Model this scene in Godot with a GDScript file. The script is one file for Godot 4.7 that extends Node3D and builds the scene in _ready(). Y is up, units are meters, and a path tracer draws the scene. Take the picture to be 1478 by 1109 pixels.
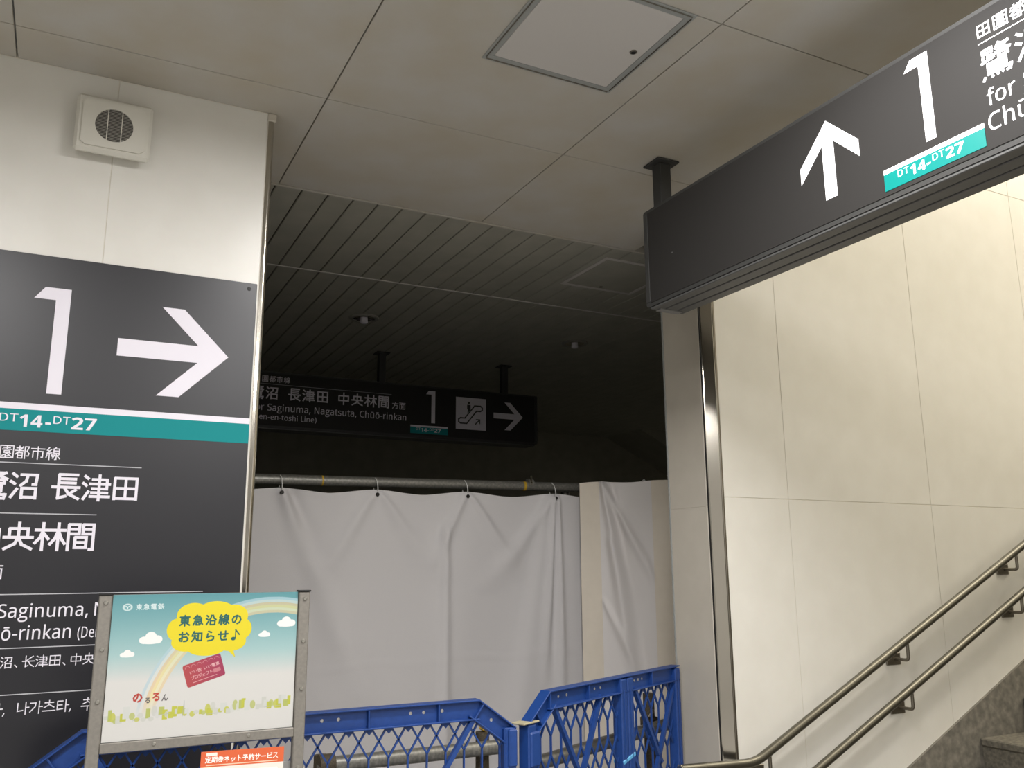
extends Node3D
# A station concourse: white panel walls, a lit hanging sign, a curtained-off dark corridor, stairs going up to the right.

const CEIL := 3.083        # height of the ceiling
const ZW := -2.82          # plane of the white walls
var M := {}
var cache := {}
var used := {}

# ------------------------------------------------------------------ lettering by strokes (100 x 100 box, y down)
const GLYPH := {
	"田": "12,12 88,12 88,92;12,12 12,92;12,88 88,88;50,12 50,88;12,50 88,50",
	"中": "12,28 88,28 88,66 12,66 12,28;50,3 50,98",
	"央": "22,24 78,24 78,54;22,24 22,54;5,54 95,54;50,3 50,54;50,54 40,76 8,94;50,54 62,78 93,94",
	"林": "3,28 48,28;27,3 27,98;27,30 18,56 3,74;29,38 46,60;52,28 98,28;75,3 75,98;74,30 66,56 50,78;76,32 86,58 98,76",
	"間": "10,7 10,98;10,7 44,7 44,40 10,40;10,24 44,24;56,7 90,7 90,94 78,94;56,7 56,40 90,40;56,24 90,24;32,52 68,52 68,88 32,88 32,52;32,70 68,70",
	"间": "10,5 20,18;12,24 12,98;34,10 90,10 90,94 78,94;34,34 68,34 68,82 34,82 34,34;34,58 68,58",
	"长": "30,4 30,92 50,82;84,8 36,42;5,48 95,48;50,48 64,74 93,94",
	"長": "26,6 88,6;26,6 26,52;26,21 82,21;26,36 82,36;5,52 96,52;26,52 26,92 52,84;46,54 60,76 94,94;84,60 64,74",
	"津": "10,8 23,18;5,34 18,44;8,94 25,64;36,20 86,20 86,54 36,54;28,37 97,37;60,3 60,98;34,69 90,69;30,83 97,83",
	"沼": "10,8 25,20;5,36 20,46;8,94 27,62;36,12 88,12 85,46 74,46;58,12 54,34 36,52;42,60 86,60 86,92 42,92 42,60;42,60 42,97;86,60 86,97",
	"市": "50,2 50,18;5,19 95,19;50,19 50,98;18,38 82,38 82,80 72,82;18,38 18,84",
	"都": "30,4 30,40;10,19 50,19;4,38 58,38;54,8 36,36 4,66;20,54 50,54 50,94 20,94 20,54;20,74 50,74;66,8 66,98;66,8 92,8 80,40 93,58 88,76 76,76",
	"園": "8,6 92,6 92,94 8,94 8,6;50,11 50,34;28,20 72,20;20,33 80,33;33,44 68,44 68,57 33,57 33,44;50,58 44,68 20,80;42,66 42,86 56,80;52,60 62,74 82,86;76,62 62,70",
	"線": "24,4 10,26 27,30;38,18 10,48 42,44;25,46 25,98;10,60 5,82;40,58 46,74;68,1 62,12;54,13 90,13 90,46 54,46 54,13;54,29 90,29;72,46 72,92 62,94;46,60 63,60 46,86;92,54 77,66;74,62 97,88",
	"鷺": "10,4 38,4 38,16 10,16 10,4;25,16 25,40;25,28 40,28;10,26 10,40;4,43 44,37;62,0 50,16;58,8 88,8 48,30;60,14 95,30;58,32 86,32 86,45 58,45 58,32;22,53 78,53 78,74;22,53 22,86;22,63 78,63;22,74 78,74;22,85 92,85 88,98 78,98;10,90 5,100;32,91 34,98;48,91 51,98;63,91 67,97",
	"鹭": "10,4 38,4 38,16 10,16 10,4;25,16 25,40;25,28 40,28;10,26 10,40;4,43 44,37;62,0 50,16;58,8 88,8 48,30;60,14 95,30;58,32 86,32 86,45 58,45 58,32;28,56 72,56 72,72;28,56 28,83 88,83 84,98 72,98;44,62 54,70;12,93 66,93",
	"方": "50,2 50,20;5,22 95,22;38,22 34,56 8,94;36,46 80,46 76,92 56,92",
	"面": "5,8 95,8;48,8 42,26;12,28 88,28 88,94 12,94 12,28;38,28 38,94;62,28 62,94;38,50 62,50;38,72 62,72",
	"東": "8,16 92,16;50,2 50,98;20,30 80,30 80,62 20,62 20,30;20,46 80,46;46,64 8,92;54,64 93,92",
	"急": "40,2 12,32;34,12 66,12 56,28;22,28 80,28 80,60 20,60;26,44 80,44;16,72 8,92;34,68 34,92 66,92 72,80;48,64 58,76;80,68 92,88",
	"沿": "10,8 24,20;5,36 20,46;8,94 26,62;54,6 48,30 34,50;68,6 76,32 96,48;44,58 86,58 86,94 44,94 44,58",
	"知": "22,4 8,34;18,20 50,20;4,44 54,44;30,20 30,44 24,70 4,94;32,56 50,84;60,20 92,20 92,88 60,88 60,20",
	"電": "16,6 84,6;6,36 6,18 94,18 94,36;50,6 50,42;22,28 38,28;62,28 78,28;22,40 38,40;62,40 78,40;18,52 82,52 82,82 18,82 18,52;18,67 82,67;50,52 50,94 94,94 94,84",
	"鉄": "28,2 4,36;28,2 50,30;14,38 44,38;6,56 50,56;28,38 28,90;14,66 18,82;44,64 38,80;4,92 52,88;64,8 56,36;60,24 96,24;52,50 98,50;76,4 74,54 54,96;76,56 98,94",
	"車": "10,14 90,14;20,28 80,28 80,64 20,64 20,28;20,46 80,46;4,80 96,80;50,2 50,98",
	"街": "24,4 4,28;26,26 4,54;16,42 16,98;34,18 64,18;49,6 49,40;30,40 68,40;34,62 64,62;49,48 49,88;30,90 68,84;72,14 96,14;70,40 98,40;84,40 84,96 76,96",
	"定": "50,2 50,12;8,28 8,14 92,14 92,28;22,36 78,36;50,36 50,88;50,60 82,60;26,54 22,76 6,94;22,74 44,92 94,94",
	"期": "16,4 16,70;42,4 42,70;4,16 54,16;16,34 42,34;16,52 42,52;4,70 54,70;18,78 6,96;40,78 52,94;62,8 94,8 94,94 82,94;62,8 62,60 54,96;62,34 94,34;62,60 94,60",
	"券": "28,4 36,18;72,4 64,18;12,24 88,24;6,44 94,44;50,4 44,44 6,74;60,44 94,70;28,62 70,62 68,94 54,94;48,62 42,80 20,96",
	"予": "16,8 80,8 52,32;32,24 66,44;6,48 92,48 80,66;50,48 50,94 36,94",
	"約": "24,4 10,26 27,30;38,18 10,48 42,44;25,46 25,98;10,60 5,82;40,58 46,74;66,4 50,40;60,22 94,22 90,92 74,92;66,44 80,62",
	"ネ": "50,4 50,20;14,24 80,24 10,68;52,52 52,98;60,50 88,70", "ッ": "20,44 28,62;46,40 52,58;82,42 70,76 36,96", "ト": "36,4 36,96;36,36 80,58",
	"サ": "6,30 94,30;30,8 30,60;70,8 68,60 36,96", "ー": "10,50 90,50", "ビ": "20,8 20,86 86,86;82,36 20,52;74,4 80,18;90,2 96,14", "ス": "16,12 78,12 52,60 10,92;54,56 90,92",
	"プ": "10,20 80,20 70,64 30,94;92,4 98,12 90,18 84,10 92,4", "ロ": "16,16 84,16 84,88 16,88 16,16", "ジ": "20,12 44,26;10,40 34,54;14,92 60,76 90,36;72,8 78,20;88,4 94,16",
	"ェ": "24,48 78,48;50,48 50,88;16,90 84,90", "ク": "36,4 10,48;32,22 84,22 70,66 24,96",
	"の": "52,16 46,52 30,80 16,76 10,52 24,26 52,14 80,26 90,54 78,80 56,92", "お": "10,26 62,26;34,6 34,88 16,84 12,70 40,52 74,52 88,70 76,88 52,92;72,14 92,32",
	"ら": "34,6 60,16;28,28 22,64 56,48 82,58 82,78 64,90 30,94", "せ": "6,38 94,34;72,8 72,62 60,64;28,14 28,74 40,90 82,88", "い": "14,16 16,60 26,84 40,68;70,20 84,44 90,72",
	"る": "22,10 76,10 18,60 50,42 84,54 86,76 66,94 44,92 42,78 60,78 66,92", "ん": "52,6 10,94 34,56 50,60 54,88 74,90 92,62", "、": "12,74 30,93", ",": "16,80 8,100",
	"나": "18,10 18,72 56,66;74,4 74,98;74,46 98,46", "가": "10,16 50,16 46,44 10,84;74,4 74,98;74,46 98,46", "츠": "50,2 50,14;18,20 82,20;50,20 44,40 14,58;52,36 86,58;4,82 96,82",
	"타": "14,14 54,14;14,14 14,78 56,74;14,44 50,44;74,4 74,98;74,46 98,46", "추": "50,0 50,12;18,16 82,16;50,16 44,34 16,48;52,32 84,48;4,66 96,66;50,66 50,100",
	"오": "50,12 70,20 76,36 70,52 50,60 30,52 24,36 30,20 50,12;50,60 50,84;4,86 96,86", "사": "34,10 30,46 6,84;32,40 58,80;74,4 74,98;74,46 98,46", "기": "10,16 56,16 52,48 12,84;82,4 82,98",
	"누": "20,8 20,38 82,38;4,58 96,58;50,58 50,98", "마": "12,16 54,16 54,78 12,78 12,16;74,4 74,98;74,46 98,46", "린": "12,8 50,8 50,28 12,28 12,50 54,48;80,2 80,62;22,66 22,94 86,94",
	"칸": "12,12 52,12 48,32 10,56;14,32 46,30;74,2 74,62;74,32 96,32;22,66 22,94 86,94",
}


func _ready() -> void:
	view_and_light()
	materials()
	structure()
	ceiling()
	stairs()
	wall_sign()
	hanging_signs()
	vent()
	curtains()
	barriers()
	poster_stand()
	downlights()


# ------------------------------------------------------------------ camera, world, lamps
func view_and_light() -> void:
	var cam := Camera3D.new()
	cam.name = "camera"
	add_child(cam)
	cam.position = Vector3(0, 1.55, 0)
	cam.rotation_degrees = Vector3(11.8765, -27.0372, -0.3467)
	cam.fov = 47.5246
	cam.near = 0.05
	cam.far = 60.0
	cam.current = true
	var we := WorldEnvironment.new()
	we.name = "world"
	var e := Environment.new()
	e.background_mode = Environment.BG_COLOR
	e.background_color = Color.BLACK
	e.tonemap_mode = Environment.TONE_MAPPER_LINEAR
	e.tonemap_exposure = 1.0
	e.sdfgi_enabled = true
	e.ssao_enabled = true
	e.ssil_enabled = true
	we.environment = e
	add_child(we)


# ------------------------------------------------------------------ materials
func noise_image(sd: int, freq: float, a: Color, b: Color, size := 256, oct := 4) -> ImageTexture:
	var n := FastNoiseLite.new()
	n.seed = sd
	n.frequency = freq
	n.fractal_octaves = oct
	var g := n.get_seamless_image(size, size)
	var im := Image.create(size, size, false, Image.FORMAT_RGB8)
	for y in size:
		for x in size:
			im.set_pixel(x, y, a.lerp(b, g.get_pixel(x, y).r))
	return ImageTexture.create_from_image(im)


func bump_image(sd: int, freq: float, size := 256, strength := 4.0, oct := 3) -> ImageTexture:
	var n := FastNoiseLite.new()
	n.seed = sd
	n.frequency = freq
	n.fractal_octaves = oct
	var g := n.get_seamless_image(size, size)
	g.convert(Image.FORMAT_RGBA8)
	g.bump_map_to_normal_map(strength)
	return ImageTexture.create_from_image(g)


func mat(called: String, c: Color, rough := 0.6, metal := 0.0, spec := 0.5) -> StandardMaterial3D:
	var m := StandardMaterial3D.new()
	m.resource_name = called
	m.albedo_color = c
	m.roughness = rough
	m.metallic = metal
	m.metallic_specular = spec
	M[called] = m
	return m


func grain(m: StandardMaterial3D, t: Texture2D, scale: float) -> void:
	m.albedo_color = Color.WHITE
	m.albedo_texture = t
	m.uv1_triplanar = true
	m.uv1_world_triplanar = true
	m.uv1_scale = Vector3.ONE * scale


func glow(called: String, c: Color, energy: float, base := Color(0.8, 0.8, 0.8)) -> StandardMaterial3D:
	var m := mat(called, base, 0.4)
	m.emission_enabled = true
	m.emission = c
	m.emission_energy_multiplier = energy
	return m


func materials() -> void:
	var m := mat("wall_panel", Color(0.87, 0.86, 0.83), 0.32)
	grain(m, noise_image(3, 0.02, Color(0.862, 0.852, 0.822), Color(0.885, 0.877, 0.85)), 0.9)
	mat("joint", Color(0.86, 0.84, 0.79), 0.5)
	m = mat("ceiling_board", Color(0.7, 0.68, 0.64), 0.85)
	grain(m, noise_image(11, 0.012, Color(0.73, 0.70, 0.64), Color(0.76, 0.75, 0.73), 512, 5), 0.45)
	m = mat("hatch_board", Color(0.79, 0.775, 0.76), 0.8)
	m = mat("hatch_frame", Color(0.60, 0.61, 0.60), 0.5)
	m = mat("slat", Color(0.63, 0.62, 0.58), 0.6)
	grain(m, noise_image(12, 0.03, Color(0.62, 0.615, 0.57), Color(0.68, 0.67, 0.625)), 0.6)
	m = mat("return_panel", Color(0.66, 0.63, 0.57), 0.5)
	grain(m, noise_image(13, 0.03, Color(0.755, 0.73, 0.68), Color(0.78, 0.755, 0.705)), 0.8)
	m = mat("corridor_wall", Color(0.40, 0.39, 0.35), 0.7)
	grain(m, noise_image(14, 0.03, Color(0.66, 0.65, 0.60), Color(0.72, 0.71, 0.66)), 0.8)
	mat("plain_wall", Color(0.80, 0.795, 0.78), 0.6)
	m = mat("floor_stone", Color(0.5, 0.49, 0.47), 0.4)
	grain(m, noise_image(15, 0.08, Color(0.58, 0.575, 0.56), Color(0.68, 0.675, 0.66)), 1.2)
	m = mat("stone", Color(0.36, 0.35, 0.33), 0.5)
	grain(m, noise_image(16, 0.03, Color(0.37, 0.36, 0.335), Color(0.57, 0.55, 0.51), 512, 6), 1.3)
	m = mat("step_stone", Color(0.4, 0.39, 0.35), 0.75)
	grain(m, noise_image(17, 0.06, Color(0.33, 0.315, 0.285), Color(0.52, 0.50, 0.445), 256, 5), 2.5)
	m = mat("steel", Color(0.72, 0.70, 0.66), 0.16, 1.0)
	m = mat("rail_steel", Color(0.44, 0.43, 0.395), 0.4, 1.0)
	mat("bracket_steel", Color(0.50, 0.48, 0.44), 0.4, 1.0)
	m = mat("pipe", Color(0.5, 0.5, 0.48), 0.42, 0.6)
	grain(m, noise_image(20, 0.05, Color(0.42, 0.42, 0.40), Color(0.62, 0.61, 0.58), 256, 5), 5.0)
	m = mat("rusty", Color(0.3, 0.27, 0.22), 0.7, 0.5)
	grain(m, noise_image(21, 0.06, Color(0.22, 0.20, 0.17), Color(0.42, 0.38, 0.31)), 12.0)
	mat("yellow", Color(0.72, 0.58, 0.16), 0.5)
	m = mat("sign_board", Color(0.125, 0.125, 0.145), 0.33)
	mat("sign_case", Color(0.25, 0.25, 0.245), 0.5, 0.0, 0.35)
	mat("sign_face", Color(0.205, 0.20, 0.195), 0.55, 0.0, 0.22)
	mat("sign_gap", Color(0.03, 0.03, 0.03), 0.7)
	mat("sign_strip", Color(0.33, 0.33, 0.325), 0.45)
	mat("sign_end", Color(0.55, 0.55, 0.55), 0.4, 0.5)
	mat("print_white", Color(0.88, 0.865, 0.90), 0.5, 0.0, 0.4)
	mat("print_line", Color(0.72, 0.72, 0.74), 0.5)
	mat("print_teal", Color(0.08, 0.52, 0.53), 0.6, 0.0, 0.3)
	glow("lit_white", Color(1.0, 0.99, 1.0), 1.25)
	glow("lit_teal", Color(0.0, 0.66, 0.62), 0.55, Color(0.0, 0.42, 0.40))
	mat("vent_plastic", Color(0.83, 0.82, 0.78), 0.5)
	mat("vent_grille", Color(0.55, 0.54, 0.51), 0.6)
	mat("vent_dark", Color(0.12, 0.115, 0.11), 0.9)
	m = mat("cloth", Color(0.76, 0.74, 0.735), 0.9)
	m.normal_enabled = true
	m.normal_texture = bump_image(31, 0.2, 256, 2.0)
	m.normal_scale = 0.08
	m.albedo_texture = noise_image(32, 0.3, Color(0.80, 0.79, 0.79), Color(0.82, 0.81, 0.81), 256, 3)
	m.albedo_color = Color.WHITE
	m.uv1_scale = Vector3(3, 3, 3)
	m.backlight_enabled = true
	m.backlight = Color(0.22, 0.215, 0.205)
	m.rim_enabled = true
	m.rim = 0.2
	m = mat("cloth_band", Color(0.75, 0.71, 0.655), 0.9)
	m.albedo_texture = noise_image(33, 0.05, Color(0.86, 0.825, 0.765), Color(0.88, 0.845, 0.785), 256, 5)
	m.albedo_color = Color.WHITE
	m = mat("barrier_blue", Color(0.13, 0.27, 0.58), 0.42)
	grain(m, noise_image(34, 0.05, Color(0.095, 0.235, 0.485), Color(0.12, 0.265, 0.535)), 3.0)
	mat("barrier_worn", Color(0.66, 0.63, 0.52), 0.8)
	mat("tape_blue", Color(0.36, 0.66, 0.86), 0.4)
	m = mat("frame_grey", Color(0.60, 0.59, 0.56), 0.5, 0.3)
	grain(m, noise_image(35, 0.06, Color(0.47, 0.455, 0.43), Color(0.52, 0.505, 0.475)), 6.0)
	mat("rivet", Color(0.60, 0.59, 0.56), 0.35, 0.7)
	mat("black_plastic", Color(0.06, 0.06, 0.06), 0.5)
	mat("tie_white", Color(0.80, 0.80, 0.78), 0.5)
	mat("eyelet", Color(0.16, 0.15, 0.14), 0.4, 0.6)
	mat("board_grey", Color(0.62, 0.62, 0.61), 0.6)
	glow("lamp_face", Color(1.0, 0.98, 0.95), 2.0)
	glow("added_fill_face", Color(1.0, 0.98, 0.93), 0.4)  # glowing face of the added corridor fill light
	glow("stair_lamp_face", Color(1.0, 0.86, 0.62), 2.0)
	m = M["cloth"].duplicate()
	m.resource_name = "cloth_thin"
	m.albedo_texture = noise_image(36, 0.3, Color(0.875, 0.86, 0.85), Color(0.89, 0.875, 0.865), 256, 3)
	M["cloth_thin"] = m
	var g := mat("clear_film", Color(0.9, 0.95, 0.95, 0.12), 0.08)
	g.transparency = BaseMaterial3D.TRANSPARENCY_ALPHA


# ------------------------------------------------------------------ helpers
func numbered(called: String) -> String:
	var n: int = used.get(called, -1) + 1
	used[called] = n
	return called if n == 0 else "%s_%03d" % [called, n]


func thing(called: String, label: String, category: String, at := Vector3.ZERO, group := "", turn := 0.0) -> Node3D:
	var o := Node3D.new()
	o.name = numbered(called)
	add_child(o)
	o.position = at
	o.rotation.y = turn
	o.set_meta("label", label)
	o.set_meta("category", category)
	if group:
		o.set_meta("group", group)
	return o


func shell(called: String, at := Vector3.ZERO) -> Node3D:
	var o := Node3D.new()
	o.name = called
	add_child(o)
	o.position = at
	o.set_meta("kind", "structure")
	return o


func part(called: String, mesh: Mesh, m: String, parent: Node, at := Vector3.ZERO, rot := Vector3.ZERO) -> MeshInstance3D:
	var o := MeshInstance3D.new()
	o.name = called
	o.mesh = mesh
	o.material_override = M[m]
	parent.add_child(o, true)
	o.position = at
	o.rotation = rot
	return o


func single(o: Node, label: String, category: String, group := "") -> void:
	o.set_meta("label", label)
	o.set_meta("category", category)
	if group:
		o.set_meta("group", group)


func face(st: SurfaceTool, p: Array, out: Vector3) -> void:
	# clockwise from outside
	var n: Vector3 = (p[1] - p[0]).cross(p[2] - p[0])
	var q := p.duplicate()
	if n.dot(out) > 0.0:
		q.reverse()
	for i in range(1, q.size() - 1):
		for v in [q[0], q[i], q[i + 1]]:
			st.add_vertex(v)


func begin() -> SurfaceTool:
	var st := SurfaceTool.new()
	st.begin(Mesh.PRIMITIVE_TRIANGLES)
	st.set_smooth_group(-1)
	return st


func finish(st: SurfaceTool) -> ArrayMesh:
	st.generate_normals()
	return st.commit()


func add_box(st: SurfaceTool, c: Vector3, s: Vector3, b := 0.0, basis := Basis.IDENTITY) -> void:
	var h := s / 2.0
	var r := minf(b, minf(h.x, minf(h.y, h.z)) * 0.95)
	var f := func(v: Vector3) -> Vector3: return c + basis * v
	for a in 3:
		var u := (a + 1) % 3
		var w := (a + 2) % 3
		for sg in [-1.0, 1.0]:
			var pts := []
			for k in [[-1, -1], [1, -1], [1, 1], [-1, 1]]:
				var v := Vector3.ZERO
				v[a] = sg * h[a]
				v[u] = k[0] * (h[u] - r)
				v[w] = k[1] * (h[w] - r)
				pts.append(f.call(v))
			var o := Vector3.ZERO
			o[a] = sg
			face(st, pts, basis * o)
	if r <= 0.0:
		return
	for a in 3:
		var u := (a + 1) % 3
		var w := (a + 2) % 3
		for su in [-1.0, 1.0]:
			for sw in [-1.0, 1.0]:
				var pts := []
				for k in [[-1, 0], [1, 0], [1, 1], [-1, 1]]:
					var v := Vector3.ZERO
					v[a] = k[0] * (h[a] - r)
					v[u] = su * (h[u] if k[1] == 0 else h[u] - r)
					v[w] = sw * (h[w] - r if k[1] == 0 else h[w])
					pts.append(f.call(v))
				var o := Vector3.ZERO
				o[u] = su
				o[w] = sw
				face(st, pts, basis * o)
	for sx in [-1.0, 1.0]:
		for sy in [-1.0, 1.0]:
			for sz in [-1.0, 1.0]:
				var pts := [f.call(Vector3(sx * h.x, sy * (h.y - r), sz * (h.z - r))), f.call(Vector3(sx * (h.x - r), sy * h.y, sz * (h.z - r))), f.call(Vector3(sx * (h.x - r), sy * (h.y - r), sz * h.z))]
				face(st, pts, basis * Vector3(sx, sy, sz))


func box(s: Vector3, b := 0.0) -> ArrayMesh:
	var key := "box %s %s" % [s, b]
	if not cache.has(key):
		var st := begin()
		add_box(st, Vector3.ZERO, s, b)
		cache[key] = finish(st)
	return cache[key]


func span(called: String, lo: Vector3, hi: Vector3, m: String, parent: Node, b := 0.0) -> MeshInstance3D:
	return part(called, box((hi - lo).abs(), b), m, parent, (lo + hi) / 2.0)


func add_bar(st: SurfaceTool, a: Vector3, b: Vector3, w: float, d: float, side: Vector3) -> void:
	# rectangular bar from a to b, w wide across «side», d deep
	var t := (b - a).normalized()
	var n := t.cross(side).normalized()
	add_box(st, (a + b) / 2.0, Vector3((b - a).length(), w, d), 0.0, Basis(t, n.cross(t), n))


func prism(pts: PackedVector2Array, depth: float, bevel := 0.0) -> ArrayMesh:
	# outline in x, y; from z = 0 to z = depth
	var st := begin()
	var tri := Geometry2D.triangulate_polygon(pts)
	for i in range(0, tri.size(), 3):
		for z in [0.0, depth]:
			var p := []
			for k in 3:
				var v := pts[tri[i + k]]
				p.append(Vector3(v.x, v.y, z))
			face(st, p, Vector3(0, 0, 1 if z > 0.0 else -1))
	var ccw := not Geometry2D.is_polygon_clockwise(pts)
	for i in pts.size():
		var a := pts[i]
		var b := pts[(i + 1) % pts.size()]
		var o := Vector3(b.y - a.y, a.x - b.x, 0) * (1.0 if ccw else -1.0)
		face(st, [Vector3(a.x, a.y, 0), Vector3(b.x, b.y, 0), Vector3(b.x, b.y, depth), Vector3(a.x, a.y, depth)], o)
	return finish(st)


func add_tube(st: SurfaceTool, path: Array, r: float, n := 16, caps := true) -> void:
	st.set_smooth_group(1)
	var rings := []
	var up := Vector3.UP
	for i in path.size():
		var t: Vector3 = (path[min(i + 1, path.size() - 1)] - path[max(i - 1, 0)]).normalized()
		var s := t.cross(up)
		if s.length() < 0.05:
			s = t.cross(Vector3.FORWARD)
		s = s.normalized()
		up = s.cross(t).normalized()
		var ring := []
		for k in n:
			var a := TAU * k / n
			ring.append(path[i] + (s * cos(a) + up * sin(a)) * r)
		rings.append(ring)
	for i in path.size() - 1:
		for k in n:
			var k2 := (k + 1) % n
			face(st, [rings[i][k], rings[i][k2], rings[i + 1][k2], rings[i + 1][k]], rings[i][k] + rings[i][k2] - path[i] * 2.0)
	if caps:
		st.set_smooth_group(-1)
		face(st, rings[0], path[0] - path[1])
		face(st, rings[-1], path[-1] - path[-2])
	st.set_smooth_group(-1)


func tube(path: Array, r: float, n := 16) -> ArrayMesh:
	var st := begin()
	add_tube(st, path, r, n)
	return finish(st)


func rounded(path: Array, r: float, steps := 6) -> Array:
	var out := [path[0]]
	for i in range(1, path.size() - 1):
		var a: Vector3 = path[i] + (path[i - 1] - path[i]).normalized() * r
		var b: Vector3 = path[i] + (path[i + 1] - path[i]).normalized() * r
		for k in steps + 1:
			var t := float(k) / steps
			out.append(a.lerp(path[i], t).lerp((path[i] as Vector3).lerp(b, t), t))
	out.append(path[-1])
	return out


func lathe(profile: Array, n := 28) -> ArrayMesh:
	# profile of Vector2(radius, y)
	var st := begin()
	st.set_smooth_group(-1)
	for i in profile.size() - 1:
		var a: Vector2 = profile[i]
		var b: Vector2 = profile[i + 1]
		for k in n:
			var t0 := TAU * k / n
			var t1 := TAU * (k + 1) / n
			var p := [Vector3(a.x * cos(t0), a.y, a.x * sin(t0)), Vector3(a.x * cos(t1), a.y, a.x * sin(t1)), Vector3(b.x * cos(t1), b.y, b.x * sin(t1)), Vector3(b.x * cos(t0), b.y, b.x * sin(t0))]
			var out := Vector3(cos((t0 + t1) / 2) * (b.y - a.y), a.x - b.x, sin((t0 + t1) / 2) * (b.y - a.y))
			if a.x < 1e-6:
				p.remove_at(1)
			elif b.x < 1e-6:
				p.remove_at(2)
			face(st, p, out)
	return finish(st)


func disc(r: float, t: float, n := 14) -> ArrayMesh:
	var key := "disc %s %s" % [r, t]
	if not cache.has(key):
		cache[key] = lathe([Vector2(0, t), Vector2(r * 0.75, t), Vector2(r, t * 0.5), Vector2(r, 0), Vector2(0, 0)], n)
	return cache[key]


func glyph_strokes(ch: String) -> Array:
	var out := []
	for s in (GLYPH[ch] as String).split(";"):
		var line := []
		for q in s.split(" "):
			var xy := q.split(",")
			line.append(Vector2(float(xy[0]), float(xy[1])) / 100.0)
		out.append(line)
	return out


func glyph_line(text: String, size: float, pitch: float, weight: float, space := 0.32, depth := 0.001) -> ArrayMesh:
	# lettering whose lower left corner is at 0, 0; weight is the stroke's width as a share of the size
	var st := begin()
	var x := 0.0
	var w := size * weight
	var n := 0
	for ch in text:
		if ch == " ":
			x += pitch * space
			continue
		for line in glyph_strokes(ch):
			for i in line.size() - 1:
				var a := Vector3(x + line[i].x * size, (1.0 - line[i].y) * size, depth / 2)
				var b := Vector3(x + line[i + 1].x * size, (1.0 - line[i + 1].y) * size, depth / 2)
				var t := (b - a).normalized() * w * 0.5
				if i > 0:
					a -= t
				else:
					a -= t * 0.5
				if i < line.size() - 2:
					b += t
				else:
					b += t * 0.5
				n += 1
				add_bar(st, a, b, w, depth + 0.00006 * (n % 12), Vector3(0, 0, 1).cross((b - a).normalized()))
		x += pitch * (0.62 if ch in "、," else 1.0)
	return finish(st)


func latin(text: String, cap: float, bold := false, depth := 0.001) -> TextMesh:
	var t := TextMesh.new()
	var f := SystemFont.new()
	f.font_names = PackedStringArray(["Droid Sans"])
	f.font_weight = 700 if bold else 400
	t.font = f
	t.font_size = 64
	t.text = text
	t.depth = depth
	t.pixel_size = cap / (64.0 * 0.714)
	t.horizontal_alignment = HORIZONTAL_ALIGNMENT_LEFT
	t.vertical_alignment = VERTICAL_ALIGNMENT_TOP
	t.curve_step = 1.0
	return t


func text_part(called: String, text: String, cap: float, m: String, parent: Node, x: float, base: float, z: float, width := 0.0, bold := false) -> MeshInstance3D:
	var t := latin(text, cap, bold)
	var o := part(called, t, m, parent)
	var ref := latin("H", cap, bold)
	var ab := t.get_aabb()
	var k := width / ab.size.x if width > 0.0 else 1.0
	o.scale = Vector3(k, 1, 1)
	o.position = Vector3(x - ab.position.x * k, base - ref.get_aabb().position.y, z)
	return o


func arrow_points(w: float, h: float, t: float) -> PackedVector2Array:
	# arrow pointing right; tail at x = 0, tip at x = w, centred on y = 0
	var half := h / 2.0
	var cut := t * 1.2          # horizontal cut of the barbs
	var bx := w - half
	var inner := w - cut - t / 2.0
	return PackedVector2Array([Vector2(0, t / 2), Vector2(inner, t / 2), Vector2(bx - cut, half), Vector2(bx, half), Vector2(w, 0), Vector2(bx, -half), Vector2(bx - cut, -half), Vector2(inner, -t / 2), Vector2(0, -t / 2)])


func one_points(h: float) -> PackedVector2Array:
	# the digit 1: a flag cut aslant and a straight stem; right edge at x = 0
	return PackedVector2Array([Vector2(0, 0), Vector2(0, h), Vector2(-h * 0.215, h), Vector2(-h * 0.30, h * 0.885), Vector2(-h * 0.122, h * 0.885), Vector2(-h * 0.122, 0)])


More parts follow.
